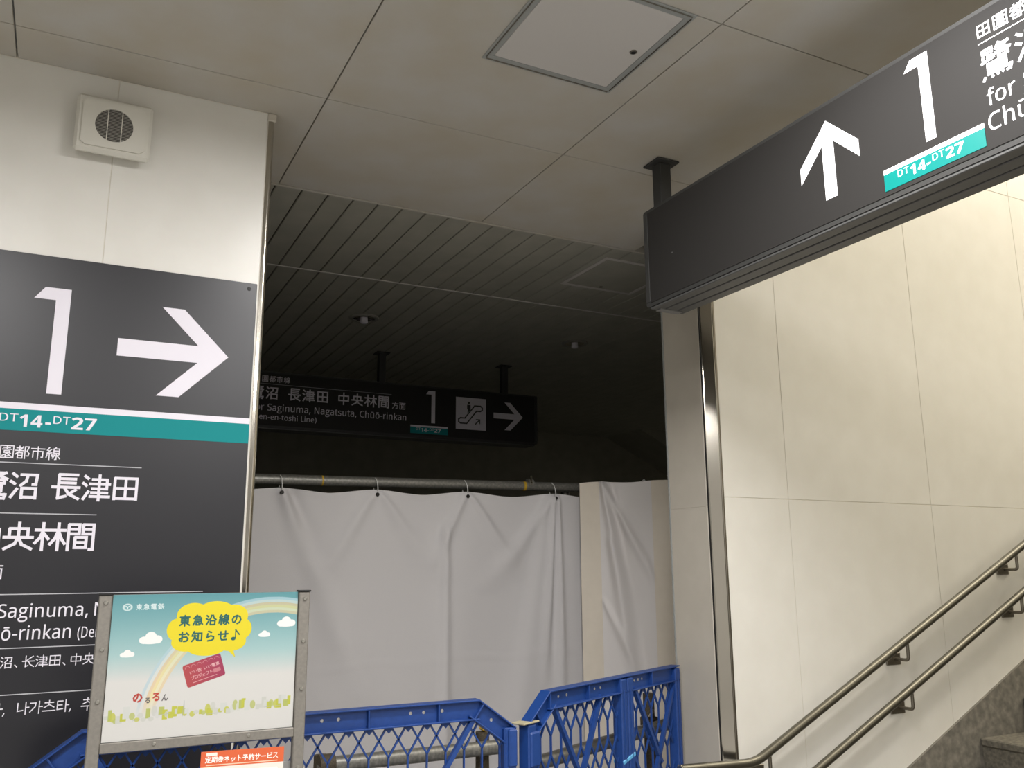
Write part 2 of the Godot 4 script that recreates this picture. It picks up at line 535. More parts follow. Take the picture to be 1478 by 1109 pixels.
# ------------------------------------------------------------------ the shell
func structure() -> void:
	var f := shell("floor")
	span("slab", Vector3(-4.6, -0.15, -9.0), Vector3(10.0, 0.0, 5.0), "floor_stone", f)
	# left wall: a thick block faced with panels
	var w := shell("wall_left")
	span("core", Vector3(-4.5, 0, -3.38), Vector3(0.527, CEIL + 0.1, ZW - 0.0016), "joint", w)
	var xs := [-4.5, -3.602, -2.692, -1.782, -0.872, 0.038, 0.506]
	for i in xs.size() - 1:
		span("panel", Vector3(xs[i] + 0.0012, 0.0, ZW - 0.0015), Vector3(xs[i + 1] - 0.0012, CEIL - 0.003, ZW), "wall_panel", w, 0.0006)
	# the corner guard of the left wall: a round nosed stainless strip
	var t := shell("trim_1")
	var prof := PackedVector2Array()
	prof.append_array([Vector2(0.508, ZW - 0.01), Vector2(0.508, ZW + 0.002)])
	for k in 9:
		var a := PI * 0.5 - PI * 0.5 * k / 8.0
		prof.append(Vector2(0.517 + cos(a) * 0.012, ZW - 0.008 + sin(a) * 0.012))
	prof.append_array([Vector2(0.529, ZW - 0.05), Vector2(0.527, ZW - 0.05), Vector2(0.527, ZW - 0.01)])
	upright(t, "corner_guard", prof, 0.0, CEIL - 0.03, "steel")
	span("cap", Vector3(0.505, CEIL - 0.03, ZW - 0.04), Vector3(0.534, CEIL - 0.001, ZW + 0.006), "return_panel", t, 0.003)
	# right wall with the stairs in front of it
	w = shell("wall_right")
	span("core", Vector3(2.4035, 0, -3.095), Vector3(9.6, 5.7, ZW - 0.0016), "joint", w)
	xs = [2.416, 2.768, 3.672, 4.582, 5.492, 6.402, 7.312, 8.222, 9.132, 9.6]
	var ys := [0.08, 1.829, 3.58, 5.33, 5.68]
	for i in xs.size() - 1:
		for j in ys.size() - 1:
			span("panel", Vector3(xs[i] + 0.0012, ys[j] + 0.0015, ZW - 0.0015), Vector3(xs[i + 1] - 0.0012, ys[j + 1] - 0.0015, ZW), "wall_panel", w, 0.0006)
	span("end_core", Vector3(2.352, 0, -3.095), Vector3(2.4035, 5.7, ZW - 0.031), "joint", w)
	# its end face, seen aslant
	for j in [[0.0, 1.791], [1.7908, CEIL]]:
		span("end_panel", Vector3(2.346, j[0], -3.09), Vector3(2.3515, j[1] - 0.0003, ZW - 0.026), "return_panel", w, 0.001)
	span("edge_strip", Vector3(2.344, 0, -3.10), Vector3(2.356, CEIL, -3.09), "hatch_frame", w, 0.001)
	t = shell("trim_2")
	prof = PackedVector2Array([Vector2(2.354, ZW - 0.03), Vector2(2.354, ZW - 0.021), Vector2(2.357, ZW - 0.018), Vector2(2.399, ZW + 0.004), Vector2(2.402, ZW + 0.003), Vector2(2.402, ZW - 0.03)])
	upright(t, "corner_guard", prof, 0.0, CEIL, "steel")
	span("edge_bead", Vector3(2.4035, 0, ZW - 0.01), Vector3(2.4145, CEIL, ZW + 0.004), "bracket_steel", t, 0.002)
	span("gap_strip", Vector3(2.349, 0, ZW - 0.026), Vector3(2.3535, CEIL, ZW - 0.0205), "sign_gap", t)
	# the rest of the concourse, behind the camera
	w = shell("wall_back")
	span("plaster", Vector3(-4.6, 0, 4.5), Vector3(2.55, CEIL + 0.15, 4.65), "plain_wall", w)
	w = shell("wall_west")
	span("plaster", Vector3(-4.65, 0, -9.0), Vector3(-4.5, CEIL + 0.15, 4.65), "plain_wall", w)
	w = shell("wall_east")
	span("plaster", Vector3(2.41, 0, 0.5), Vector3(2.55, CEIL + 0.15, 4.5), "plain_wall", w)
	# stairwell: upper fascia above the concourse ceiling, far side, head
	w = shell("wall_stair")
	span("fascia", Vector3(2.41, CEIL, ZW), Vector3(2.55, 5.7, 0.5), "plain_wall", w)
	span("side", Vector3(2.55, 0, 0.5), Vector3(9.6, 5.7, 0.65), "plain_wall", w)
	span("head", Vector3(9.6, 0, -3.1), Vector3(9.75, 5.7, 0.65), "plain_wall", w)
	# corridor beyond the curtain
	w = shell("wall_corridor")
	span("far_wall", Vector3(-4.6, 0, -8.95), Vector3(10.0, CEIL + 0.15, -8.78), "corridor_wall", w)
	span("end_wall", Vector3(9.6, 0, -8.8), Vector3(9.75, CEIL + 0.15, -3.1), "corridor_wall", w)
	var soffit := prism(PackedVector2Array([Vector2(5.75, CEIL), Vector2(9.6, CEIL), Vector2(9.6, 1.2), Vector2(8.0, 2.0)]), 0.7)
	part("sloping_soffit", soffit, "slat", w, Vector3(0, 0, -8.78))


func upright(parent: Node, called: String, prof: PackedVector2Array, y0: float, y1: float, m: String) -> void:
	# an outline in x, z drawn up from y0 to y1
	var q := PackedVector2Array()
	for v in prof:
		q.append(Vector2(v.x, -v.y))
	part(called, prism(q, y1 - y0), m, parent, Vector3(0, y0, 0), Vector3(-PI / 2, 0, 0))


func ceiling() -> void:
	var c := shell("ceiling")
	var lamps := [Vector2(1.116, -1.275), Vector2(1.116, 0.545), Vector2(1.116, 2.365), Vector2(-0.704, -0.365), Vector2(-0.704, 1.455), Vector2(-2.524, 0.545)]
	span("deck", Vector3(-4.6, CEIL + 0.16, -9.0), Vector3(2.55, CEIL + 0.3, 4.65), "joint", c)
	span("corridor_deck", Vector3(2.35, CEIL + 0.06, -9.0), Vector3(9.7, CEIL + 0.3, -3.1), "joint", c)
	span("stairwell_deck", Vector3(2.41, 5.7, -3.1), Vector3(9.75, 5.85, 0.65), "plain_wall", c)
	var xs := [-4.5]
	for k in range(-4, 2):
		xs.append(0.661 + 0.91 * k - (0.0 if k > -6 else 0.0))
	xs.append(2.41)
	var zs := [-3.372]
	for j in 8:
		zs.append(-2.64 + 0.91 * j)
	zs.append(4.5)
	for i in xs.size() - 1:
		for j in zs.size() - 1:
			var mid := Vector2((xs[i] + xs[i + 1]) / 2, (zs[j] + zs[j + 1]) / 2)
			var lit := false
			for l in lamps:
				if mid.distance_to(l) < 0.1:
					lit = true
			if lit:
				continue
			span("panel", Vector3(xs[i] + 0.0022, CEIL, zs[j] + 0.0022), Vector3(xs[i + 1] - 0.0022, CEIL + 0.012, zs[j + 1] - 0.0022), "ceiling_board", c, 0.0015)
	span("backing", Vector3(-4.5, CEIL + 0.013, -3.37), Vector3(2.41, CEIL + 0.02, -1.75), "hatch_frame", c)
	span("edge_trim", Vector3(0.53, CEIL - 0.004, -3.386), Vector3(2.6, CEIL + 0.03, -3.374), "ceiling_board", c, 0.001)
	# inspection hatch
	var h := Node3D.new()
	h.name = "access_hatch"
	c.add_child(h)
	h.position = Vector3(1.25, CEIL, -1.957)
	for s in [-1.0, 1.0]:
		part("frame_bar", box(Vector3(0.462, 0.004, 0.028), 0.001), "hatch_frame", h, Vector3(0, -0.0022, s * 0.217))
		part("frame_bar", box(Vector3(0.028, 0.004, 0.406), 0.001), "hatch_frame", h, Vector3(s * 0.217, -0.0022, 0))
		part("frame_lip", box(Vector3(0.44, 0.003, 0.004), 0.001), "bracket_steel", h, Vector3(0, -0.0052, s * 0.222))
		part("frame_lip", box(Vector3(0.004, 0.003, 0.43), 0.001), "bracket_steel", h, Vector3(s * 0.222, -0.0052, 0))
	part("door", box(Vector3(0.404, 0.003, 0.404), 0.001), "hatch_board", h, Vector3(0, -0.002, 0))
	part("lock_ring", disc(0.012, 0.003), "bracket_steel", h, Vector3(0.168, -0.0035, 0.003), Vector3(PI, 0, 0))
	part("lock_hole", disc(0.009, 0.004), "black_plastic", h, Vector3(0.168, -0.0035, 0.003), Vector3(PI, 0, 0))
	# slats of the corridor ceiling
	for sec in [[-3.39, -4.352], [-4.362, -8.78]]:
		for k in range(-14, 80):
			var x := 0.763 + 0.1095 * k
			if sec[0] > -4.0 and (x < 0.4 or x > 4.2):
				continue
			span("slat", Vector3(x + 0.0025, CEIL, sec[1]), Vector3(x + 0.107, CEIL + 0.012, sec[0]), "slat", c, 0.003)
	span("joint_trim", Vector3(0.4, CEIL - 0.003, -4.363), Vector3(9.0, CEIL + 0.002, -4.351), "hatch_board", c, 0.001)
	span("corridor_backing", Vector3(-4.5, CEIL + 0.014, -8.78), Vector3(9.6, CEIL + 0.02, -3.39), "sign_gap", c)
	var d := Node3D.new()
	d.name = "corridor_hatch"
	c.add_child(d)
	d.position = Vector3(2.56, CEIL, -3.74)
	for s in [-1.0, 1.0]:
		part("frame_bar", box(Vector3(0.462, 0.004, 0.022), 0.001), "hatch_board", d, Vector3(0, -0.0022, s * 0.22))
		part("frame_bar", box(Vector3(0.022, 0.004, 0.418), 0.001), "hatch_board", d, Vector3(s * 0.22, -0.0022, 0))
	part("door", box(Vector3(0.41, 0.003, 0.41), 0.001), "slat", d, Vector3(0, -0.002, 0))
	part("lock_ring", disc(0.012, 0.003), "bracket_steel", d, Vector3(0.0, -0.0035, -0.18), Vector3(PI, 0, 0))
	# recessed lamps of the concourse, above and behind the camera
	for l in lamps:
		ceiling_lamp(l)
	stair_lamp(Vector3(4.9, 5.66, -1.2))
	stair_lamp(Vector3(7.4, 5.66, -1.2))
	var o := thing("added_corridor_fill", "added dim fill light, out of view, brightening the dark corridor", "lamp", Vector3(9.0, CEIL - 0.05, -6.4))  # added out of view, only to lift the dark far corridor
	part("housing", box(Vector3(0.3, 0.04, 0.12), 0.004), "print_white", o, Vector3(0, 0.028, 0))
	part("diffuser", box(Vector3(0.28, 0.014, 0.1), 0.003), "added_fill_face", o)
	var fill_light := AreaLight3D.new()
	fill_light.name = "lamp_light"
	o.add_child(fill_light)
	fill_light.position = Vector3(0, -0.012, 0)
	fill_light.rotation.x = -PI / 2
	fill_light.area_size = Vector2(0.27, 0.09)
	fill_light.area_normalize_energy = true
	fill_light.light_color = Color(1.0, 0.98, 0.93)
	fill_light.light_energy = 1.2
	fill_light.area_range = 20.0
	fill_light.area_attenuation = 2.0
	fill_light.shadow_enabled = true


const LAMP_ENERGY := 4.75
const STAIR_ENERGY := 10.5


func ceiling_lamp(at: Vector2) -> void:
	var o := thing("ceiling_lamp", "square recessed white ceiling lamp panel in the concourse ceiling", "lamp", Vector3(at.x, CEIL, at.y), "recessed lamps of the concourse ceiling")
	for s in [-1.0, 1.0]:
		part("rim", box(Vector3(0.906, 0.012, 0.2), 0.001), "ceiling_board", o, Vector3(0, 0.006, s * 0.353))
		part("rim", box(Vector3(0.05, 0.012, 0.506), 0.001), "ceiling_board", o, Vector3(s * 0.428, 0.006, 0))
		part("side", box(Vector3(0.82, 0.04, 0.01)), "print_white", o, Vector3(0, 0.032, s * 0.258))
		part("side", box(Vector3(0.01, 0.04, 0.506)), "print_white", o, Vector3(s * 0.408, 0.032, 0))
	part("back", box(Vector3(0.82, 0.01, 0.526)), "print_white", o, Vector3(0, 0.057, 0))
	part("diffuser", box(Vector3(0.79, 0.014, 0.25), 0.003), "lamp_face", o, Vector3(0, 0.034, 0))
	var l := AreaLight3D.new()
	l.name = "lamp_light"
	o.add_child(l)
	l.position = Vector3(0, 0.025, 0)
	l.rotation.x = -PI / 2
	l.area_size = Vector2(0.78, 0.24)
	l.area_normalize_energy = true
	l.light_color = Color(1.0, 0.99, 0.985)
	l.light_energy = LAMP_ENERGY
	l.area_range = 20.0
	l.area_attenuation = 2.0
	l.shadow_enabled = true


func stair_lamp(at: Vector3) -> void:
	var o := thing("stairwell_lamp", "broad warm white lamp above the lower half of the stairs" if at.x < 6.0 else "broad warm white lamp above the upper half of the stairs", "lamp", at, "lamps of the stairwell ceiling")
	part("housing", box(Vector3(1.6, 0.06, 1.1), 0.005), "print_white", o, Vector3(0, 0.01, 0))
	part("diffuser", box(Vector3(1.56, 0.02, 1.06), 0.004), "stair_lamp_face", o, Vector3(0, -0.03, 0))
	var l := AreaLight3D.new()
	l.name = "lamp_light"
	o.add_child(l)
	l.position = Vector3(0, -0.045, 0)
	l.rotation.x = -PI / 2
	l.area_size = Vector2(1.5, 1.0)
	l.area_normalize_energy = true
	l.light_color = Color(1.0, 0.972, 0.905)
	l.light_energy = STAIR_ENERGY
	l.area_range = 20.0
	l.area_attenuation = 2.0
	l.shadow_enabled = true


# ------------------------------------------------------------------ stairs and handrails
func stairs() -> void:
	var s := shell("stairs_1")
	for n in range(1, 18):
		var x := 3.823 + (n - 5) * 0.335
		var y := 0.155 * n
		span("riser", Vector3(x + 0.012, 0.0 if n == 1 else y - 0.33, ZW + 0.012), Vector3(x + 0.36, y - 0.035, 0.498), "step_stone", s)
		span("tread", Vector3(x, y - 0.035, ZW + 0.012), Vector3(x + 0.36 if n < 17 else 9.6, y, 0.498), "step_stone", s, 0.006)
	var sk := PackedVector2Array([Vector2(2.418, 0), Vector2(9.59, 0), Vector2(9.59, 0.697 + 0.462 * (9.59 - 3.35)), Vector2(2.418, 0.697 + 0.462 * (2.418 - 3.35))])
	part("skirting", prism(sk, 0.011), "stone", s, Vector3(0, 0, ZW + 0.0005))
	handrail(0.816, "upper stainless steel handrail on the white stair wall")
	handrail(0.613, "lower stainless steel handrail on the white stair wall")


func handrail(y0: float, label: String) -> void:
	var zr := ZW + 0.075
	var o := thing("handrail", label, "handrail", Vector3(2.43, y0, zr), "stair handrails")
	var k := 0.463
	var far := 5.6
	var path := rounded([Vector3(-0.35, 0.012, 0), Vector3(0, 0, 0), Vector3(far, far * k, 0)], 0.05, 6)
	part("rail", tube(path, 0.017, 20), "rail_steel", o)
	part("end_cap", disc(0.0175, 0.006, 16), "steel", o, Vector3(-0.352, 0.012, 0), Vector3(0, 0, PI / 2))
	var j := 1.055
	while j < far:
		var a := Vector3(j, j * k, 0)
		var t := Vector3(1, k, 0).normalized()
		part("sleeve", tube([a - t * 0.0012, a + t * 0.0012], 0.0176, 20), "bracket_steel", o)
		j += 2.4
	var rod := rounded([Vector3(0, -0.086, -0.072), Vector3(0, -0.086, 0), Vector3(0, -0.006, 0)], 0.016, 5)
	var rod_mesh := tube(rod, 0.0072, 12)
	for i in range(0, 6):
		var x := 0.075 + 0.822 * i
		var b := Node3D.new()
		b.name = "bracket"
		o.add_child(b, true)
		b.position = Vector3(x, x * k, 0)
		part("rod", rod_mesh, "bracket_steel", b)
		part("wall_plate", box(Vector3(0.086, 0.05, 0.008), 0.002), "bracket_steel", b, Vector3(-0.012, -0.086, -0.0712))


# ------------------------------------------------------------------ signs
func wall_sign() -> void:
	var z := 0.006
	var o := thing("platform_sign", "large dark grey wall sign with white arrow, number 1 and teal stripe", "sign", Vector3(0, 0, ZW + 0.0005))
	span("board", Vector3(-0.75, 0.95, 0), Vector3(0.5, 2.465, z), "sign_board", o, 0.001)
	span("white_stripe", Vector3(-0.75, 2.0, z), Vector3(0.5, 2.018, z + 0.001), "print_white", o)
	span("teal_stripe", Vector3(-0.75, 1.938, z), Vector3(0.5, 2.0, z + 0.001), "print_teal", o)
	part("digit", prism(one_points(0.318), 0.001), "print_white", o, Vector3(-0.037, 2.05, z))
	part("arrow", prism(arrow_points(0.323, 0.28, 0.054), 0.001), "print_white", o, Vector3(0.1, 2.209, z))
	part("screw_cap", disc(0.006, 0.002), "sign_case", o, Vector3(0.475, 2.445, z), Vector3(PI / 2, 0, 0))
	# station code on the stripe
	var tz := z + 0.001
	text_part("lettering", "DT", 0.022, "print_white", o, -0.185, 1.9635, tz, 0.046)
	text_part("lettering", "14", 0.035, "print_white", o, -0.135, 1.95, tz, 0.058, true)
	text_part("lettering", "-", 0.035, "print_white", o, -0.07, 1.95, tz, 0.014, true)
	text_part("lettering", "DT", 0.022, "print_white", o, -0.05, 1.9635, tz, 0.044)
	text_part("lettering", "27", 0.035, "print_white", o, -0.003, 1.95, tz, 0.066, true)
	for l in [[1.847, 0.195], [1.706, 0.085], [1.4855, 0.392], [1.3435, 0.392], [1.2225, 0.392]]:
		span("rule", Vector3(-0.7, l[0] - 0.0012, z), Vector3(l[1], l[0] + 0.0012, z + 0.0008), "print_line", o)
	part("lettering", glyph_line("田園都市線", 0.038, 0.0385, 0.075), "print_white", o, Vector3(-0.215, 1.858, z))
	part("lettering", glyph_line("鷺沼 長津田", 0.078, 0.0785, 0.1), "print_white", o, Vector3(-0.2222, 1.745, z))
	part("lettering", glyph_line("中央林間", 0.08, 0.078, 0.1), "print_white", o, Vector3(-0.2245, 1.603, z))
	part("lettering", glyph_line("方面", 0.039, 0.039, 0.09), "print_white", o, Vector3(-0.2115, 1.5265, z))
	text_part("lettering", "for", 0.034, "print_white", o, -0.2, 1.4235, z, 0.05)
	text_part("lettering", "Saginuma,", 0.0365, "print_white", o, -0.136, 1.4235, z, 0.222)
	text_part("lettering", "Nagatsuta,", 0.0365, "print_white", o, 0.102, 1.4235, z, 0.23)
	text_part("lettering", "Chūō-rinkan", 0.0365, "print_white", o, -0.205, 1.3645, z, 0.252)
	text_part("lettering", "(Den-en-toshi Line)", 0.0295, "print_white", o, 0.064, 1.3645, z, 0.25)
	part("lettering", glyph_line("鹭沼、长津田、中央林间", 0.032, 0.0322, 0.075), "print_white", o, Vector3(-0.1505, 1.291, z))
	part("lettering", glyph_line("사기누마, 나가츠타, 추오린칸", 0.034, 0.0322, 0.075), "print_white", o, Vector3(-0.2295, 1.169, z))


func hanging_case(o: Node3D, length: float, case_m: String, face_m: String) -> void:
	# local x runs along the face from its left end, y up from the underside, z towards the reader
	var h := 0.385
	var q := PackedVector2Array()
	for c in [[0.0, 0.005, 1, 1, 0.018], [0.0, h, 1, -1, 0.012], [length, h, -1, -1, 0.012], [length, 0.005, -1, 1, 0.018]]:
		for k in 6:
			var t := k / 5.0
			var a := Vector2(0, c[4]) if (c[2] * c[3] > 0) == (c[2] > 0) else Vector2(0, c[4])
			var p0 := Vector2(c[0] + c[2] * (c[4] if c[3] * c[2] > 0 else 0.0), c[1] + c[3] * (0.0 if c[3] * c[2] > 0 else c[4]))
			var p1 := Vector2(c[0] + c[2] * (0.0 if c[3] * c[2] > 0 else c[4]), c[1] + c[3] * (c[4] if c[3] * c[2] > 0 else 0.0))
			var cc := Vector2(c[0], c[1])
			q.append(p0.lerp(cc, t).lerp(cc.lerp(p1, t), t))
			if a.x > 1.0:
				q.append(a)
	var body := part("case", prism(q, 0.146), case_m, o, Vector3(0, 0, -0.073))
	body.set_meta("label", "dark grey metal case with rounded corners")
	for s in [-1.0, 1.0]:
		part("face_panel", box(Vector3(length - 0.056, h - 0.03, 0.003), 0.001), face_m, o, Vector3(length / 2, h / 2 + 0.004, s * 0.0735))
		part("end_frame", box(Vector3(0.024, h - 0.04, 0.004), 0.001), case_m, o, Vector3(0.0145, h / 2 + 0.004, s * 0.0735))
		part("end_frame", box(Vector3(0.024, h - 0.04, 0.004), 0.001), case_m, o, Vector3(length - 0.0145, h / 2 + 0.004, s * 0.0735))
	# underside: three strips with dark gaps between them
	part("underside_gap", box(Vector3(length - 0.05, 0.004, 0.142)), "sign_gap", o, Vector3(length / 2, 0.004, 0))
	for st in [[0.0515, 0.041], [0.0005, 0.048], [-0.0515, 0.042]]:
		part("underside_strip", box(Vector3(length - 0.05, 0.008, st[1]), 0.002), "sign_strip" if case_m == "sign_case" else case_m, o, Vector3(length / 2, -0.001, st[0]))
	part("end_piece", box(Vector3(0.03, 0.006, 0.10), 0.001), "sign_end" if case_m == "sign_case" else case_m, o, Vector3(0.04, -0.006, 0))


func hanger(o: Node3D, x: float, y0: float, m: String) -> void:
	part("hanger_post", box(Vector3(0.052, CEIL - y0 - 0.008, 0.052), 0.003), m, o, Vector3(x, (CEIL - y0) / 2 + y0 - 2.49 - 0.004, 0))
	part("ceiling_plate", box(Vector3(0.1, 0.008, 0.1), 0.002), m, o, Vector3(x, CEIL - 2.49 - 0.005, 0))


func sign_rows_one_line(o: Node3D, x: float, m: String, line_m: String, z: float) -> void:
	# the rows of the line's name and places; y above the underside
	part("lettering", glyph_line("田園都市線", 0.043, 0.0485, 0.085), m, o, Vector3(x + 0.02, 0.312, z))
	part("rule", box(Vector3(0.98, 0.0026, 0.0008)), line_m, o, Vector3(x + 0.49, 0.299, z + 0.0004))
	part("lettering", glyph_line("鷺沼 長津田 中央林間", 0.088, 0.097, 0.1, 0.53), m, o, Vector3(x, 0.196, z))
	part("lettering", glyph_line("方面", 0.05, 0.053, 0.09), m, o, Vector3(x + 0.985, 0.196, z))
	text_part("lettering", "for Saginuma, Nagatsuta, Chūō-rinkan", 0.046, m, o, x + 0.012, 0.118, z, 1.082)
	text_part("lettering", "(Den-en-toshi Line)", 0.036, m, o, x + 0.012, 0.058, z, 0.435)


func sign_rows_two_lines(o: Node3D, x: float, m: String, line_m: String, z: float) -> void:
	part("lettering", glyph_line("田園都市線", 0.0385, 0.0435, 0.095), m, o, Vector3(x - 0.005, 0.3045, z))
	part("rule", box(Vector3(0.9, 0.0024, 0.0008)), line_m, o, Vector3(x + 0.447, 0.292, z + 0.0004))
	part("lettering", glyph_line("鷺沼 長津田 中央林間", 0.08, 0.0855, 0.085, 0.5), m, o, Vector3(x - 0.003, 0.192, z))
	part("lettering", glyph_line("方面", 0.045, 0.048, 0.09), m, o, Vector3(x + 0.87, 0.192, z))
	text_part("lettering", "for Saginuma, Nagatsuta,", 0.04, m, o, x + 0.002, 0.127, z)
	text_part("lettering", "Chūō-rinkan (Den-en-toshi Line)", 0.0435, m, o, x - 0.002, 0.063, z)


func stripe_code(o: Node3D, x: float, w: float, white: String, teal: String, z: float) -> void:
	# the teal code strip under the digit, with its white upper line
	part("white_stripe", box(Vector3(w, 0.0125, 0.001)), white, o, Vector3(x + w / 2, 0.0855, z + 0.0005))
	part("teal_stripe", box(Vector3(w, 0.047, 0.001)), teal, o, Vector3(x + w / 2, 0.0555, z + 0.0005))
	var k := w / 0.29
	var tz := z + 0.001
	text_part("lettering", "DT", 0.018 * k, white, o, x + 0.043 * k, 0.056, tz, 0.034 * k)
	text_part("lettering", "14", 0.027 * k, white, o, x + 0.081 * k, 0.045, tz, 0.046 * k, true)
	text_part("lettering", "-", 0.027 * k, white, o, x + 0.13 * k, 0.045, tz, 0.011 * k, true)
	text_part("lettering", "DT", 0.018 * k, white, o, x + 0.147 * k, 0.056, tz, 0.034 * k)
	text_part("lettering", "27", 0.027 * k, white, o, x + 0.184 * k, 0.045, tz, 0.05 * k, true)


func hanging_signs() -> void:
	# lit sign across the foot of the stairs; its face looks towards -x
	var o := thing("hanging_sign", "lit dark grey hanging sign with white up arrow at the stairs", "sign", Vector3(1.95, 2.49, -2.565), "", -PI / 2)
	var length := 3.0
	hanging_case(o, length, "sign_case", "sign_face")
	hanger(o, 0.03, 2.875, "sign_case")
	hanger(o, 2.9, 2.875, "sign_case")
	var z := 0.0755
	var up := part("arrow", prism(arrow_points(0.24, 0.216, 0.042), 0.001), "lit_white", o, Vector3(0.908, 0.0865, z), Vector3(0, 0, PI / 2))
	up.set_meta("label", "glowing white arrow pointing up")
	part("digit", prism(one_points(0.242), 0.001), "lit_white", o, Vector3(1.251, 0.114, z))
	stripe_code(o, 1.087, 0.29, "lit_white", "lit_teal", z)
	sign_rows_two_lines(o, 1.39, "lit_white", "lit_white", z)
	part("pilot_lamp", disc(0.0022, 0.001), "sign_end", o, Vector3(0.17, 0.17, z), Vector3(PI / 2, 0, 0))
	# unlit sign in the corridor
	o = thing("hanging_sign", "unlit black hanging sign with escalator pictogram in the dark corridor", "sign", Vector3(0.8, 2.467, -5.92))
	length = 2.402
	hanging_case(o, length, "sign_case", "sign_face")
	for x in [1.16, 2.15]:
		part("hanger_post", box(Vector3(0.05, CEIL - 2.467 - 0.38, 0.05), 0.003), "sign_case", o, Vector3(x, 0.38 + (CEIL - 2.847) / 2 - 0.002, 0))
		part("ceiling_plate", box(Vector3(0.1, 0.008, 0.1), 0.002), "sign_case", o, Vector3(x, CEIL - 2.467 - 0.005, 0))
	sign_rows_one_line(o, 0.235, "print_white", "print_line", z)
	part("digit", prism(one_points(0.238), 0.001), "print_white", o, Vector3(1.551, 0.113, z))
	stripe_code(o, 1.362, 0.291, "print_white", "print_teal", z)
	part("arrow", prism(arrow_points(0.248, 0.213, 0.042), 0.001), "print_white", o, Vector3(2.025, 0.207, z))
	var pic := Node3D.new()
	pic.name = "pictogram"
	o.add_child(pic)
	pic.position = Vector3(1.838, 0.205, z)
	part("tile", box(Vector3(0.244, 0.24, 0.001), 0.0), "print_white", pic, Vector3(0, 0, 0.0005))
	var st := begin()
	var loop := [Vector2(-0.085, -0.075), Vector2(-0.035, -0.075), Vector2(0.045, 0.022), Vector2(0.075, 0.022), Vector2(0.092, 0.032), Vector2(0.092, 0.05), Vector2(0.078, 0.062), Vector2(0.03, 0.062), Vector2(-0.05, -0.035), Vector2(-0.085, -0.035), Vector2(-0.1, -0.045), Vector2(-0.1, -0.065), Vector2(-0.085, -0.075)]
	for i in loop.size() - 1:
		var a := Vector3(loop[i].x, loop[i].y, 0.0015)
		var b := Vector3(loop[i + 1].x, loop[i + 1].y, 0.0015)
		var e := (b - a).normalized() * 0.004
		add_bar(st, a - e, b + e, 0.0095, 0.001, Vector3(0, 0, 1).cross((b - a).normalized()))
	part("escalator_symbol", finish(st), "sign_case", pic)
	part("figure_head", disc(0.0095, 0.001), "sign_case", pic, Vector3(-0.018, 0.081, 0.001), Vector3(PI / 2, 0, 0))
	part("figure_body", prism(PackedVector2Array([Vector2(-0.032, 0.066), Vector2(-0.004, 0.066), Vector2(-0.004, 0.03), Vector2(-0.01, 0.022), Vector2(-0.03, 0.0), Vector2(-0.026, 0.034), Vector2(-0.032, 0.034)]), 0.001), "sign_case", pic, Vector3(0, 0, 0.001))
	part("small_arrow", prism(arrow_points(0.058, 0.046, 0.009), 0.001), "sign_case", pic, Vector3(0.034, -0.078, 0.001), Vector3(0, 0, PI / 4))


# ------------------------------------------------------------------ ventilation cover on the left wall
func vent() -> void:
	var o := thing("ventilation_cover", "square cream ventilation cover with round grille high on the white wall", "vent", Vector3(0.034, 2.893, ZW))
	part("base", box(Vector3(0.186, 0.155, 0.03), 0.006), "vent_plastic", o, Vector3(0, 0.0, 0.0155))
	part("cover", box(Vector3(0.216, 0.186, 0.026), 0.009), "vent_plastic", o, Vector3(0, 0, 0.043))
	# face plate with a round opening
	var st := begin()
	var n := 40
	var zf := 0.0615
	for k in n:
		var a0 := TAU * k / n
		var a1 := TAU * (k + 1) / n
		var p := []
		for a in [a0, a1]:
			var d := Vector2(cos(a), sin(a))
			var t := minf(0.09 / maxf(absf(d.x), 1e-6), 0.076 / maxf(absf(d.y), 1e-6))
			p.append([d * 0.054, d * t])
		face(st, [Vector3(p[0][0].x, p[0][0].y, zf), Vector3(p[0][1].x, p[0][1].y, zf), Vector3(p[1][1].x, p[1][1].y, zf), Vector3(p[1][0].x, p[1][0].y, zf)], Vector3(0, 0, 1))
		face(st, [Vector3(p[0][0].x, p[0][0].y, zf), Vector3(p[1][0].x, p[1][0].y, zf), Vector3(p[1][0].x, p[1][0].y, zf - 0.003), Vector3(p[0][0].x, p[0][0].y, zf - 0.003)], Vector3(-p[0][0].x, -p[0][0].y, 0))
		face(st, [Vector3(p[0][1].x, p[0][1].y, zf), Vector3(p[1][1].x, p[1][1].y, zf), Vector3(p[1][1].x, p[1][1].y, zf - 0.006), Vector3(p[0][1].x, p[0][1].y, zf - 0.006)], Vector3(p[0][1].x, p[0][1].y, 0))
	part("face_plate", finish(st), "vent_plastic", o)
	var hole := disc(0.054, 0.0006, 32)
	part("dark_opening", hole, "vent_dark", o, Vector3(0, 0, 0.0565), Vector3(PI / 2, 0, 0))
	var g := begin()
	for i in 22:
		var y := -0.0515 + 0.0049 * i
		var hw := sqrt(maxf(0.0, 0.054 * 0.054 - y * y))
		add_box(g, Vector3(0, y, 0.0595), Vector3(hw * 2, 0.0022, 0.002))
	part("grille", finish(g), "vent_grille", o)
	for x in [-0.019, 0.021]:
		var hh := sqrt(0.054 * 0.054 - x * x)
		part("grille_rib", box(Vector3(0.0026, hh * 2, 0.003)), "vent_plastic", o, Vector3(x, 0, 0.0605))


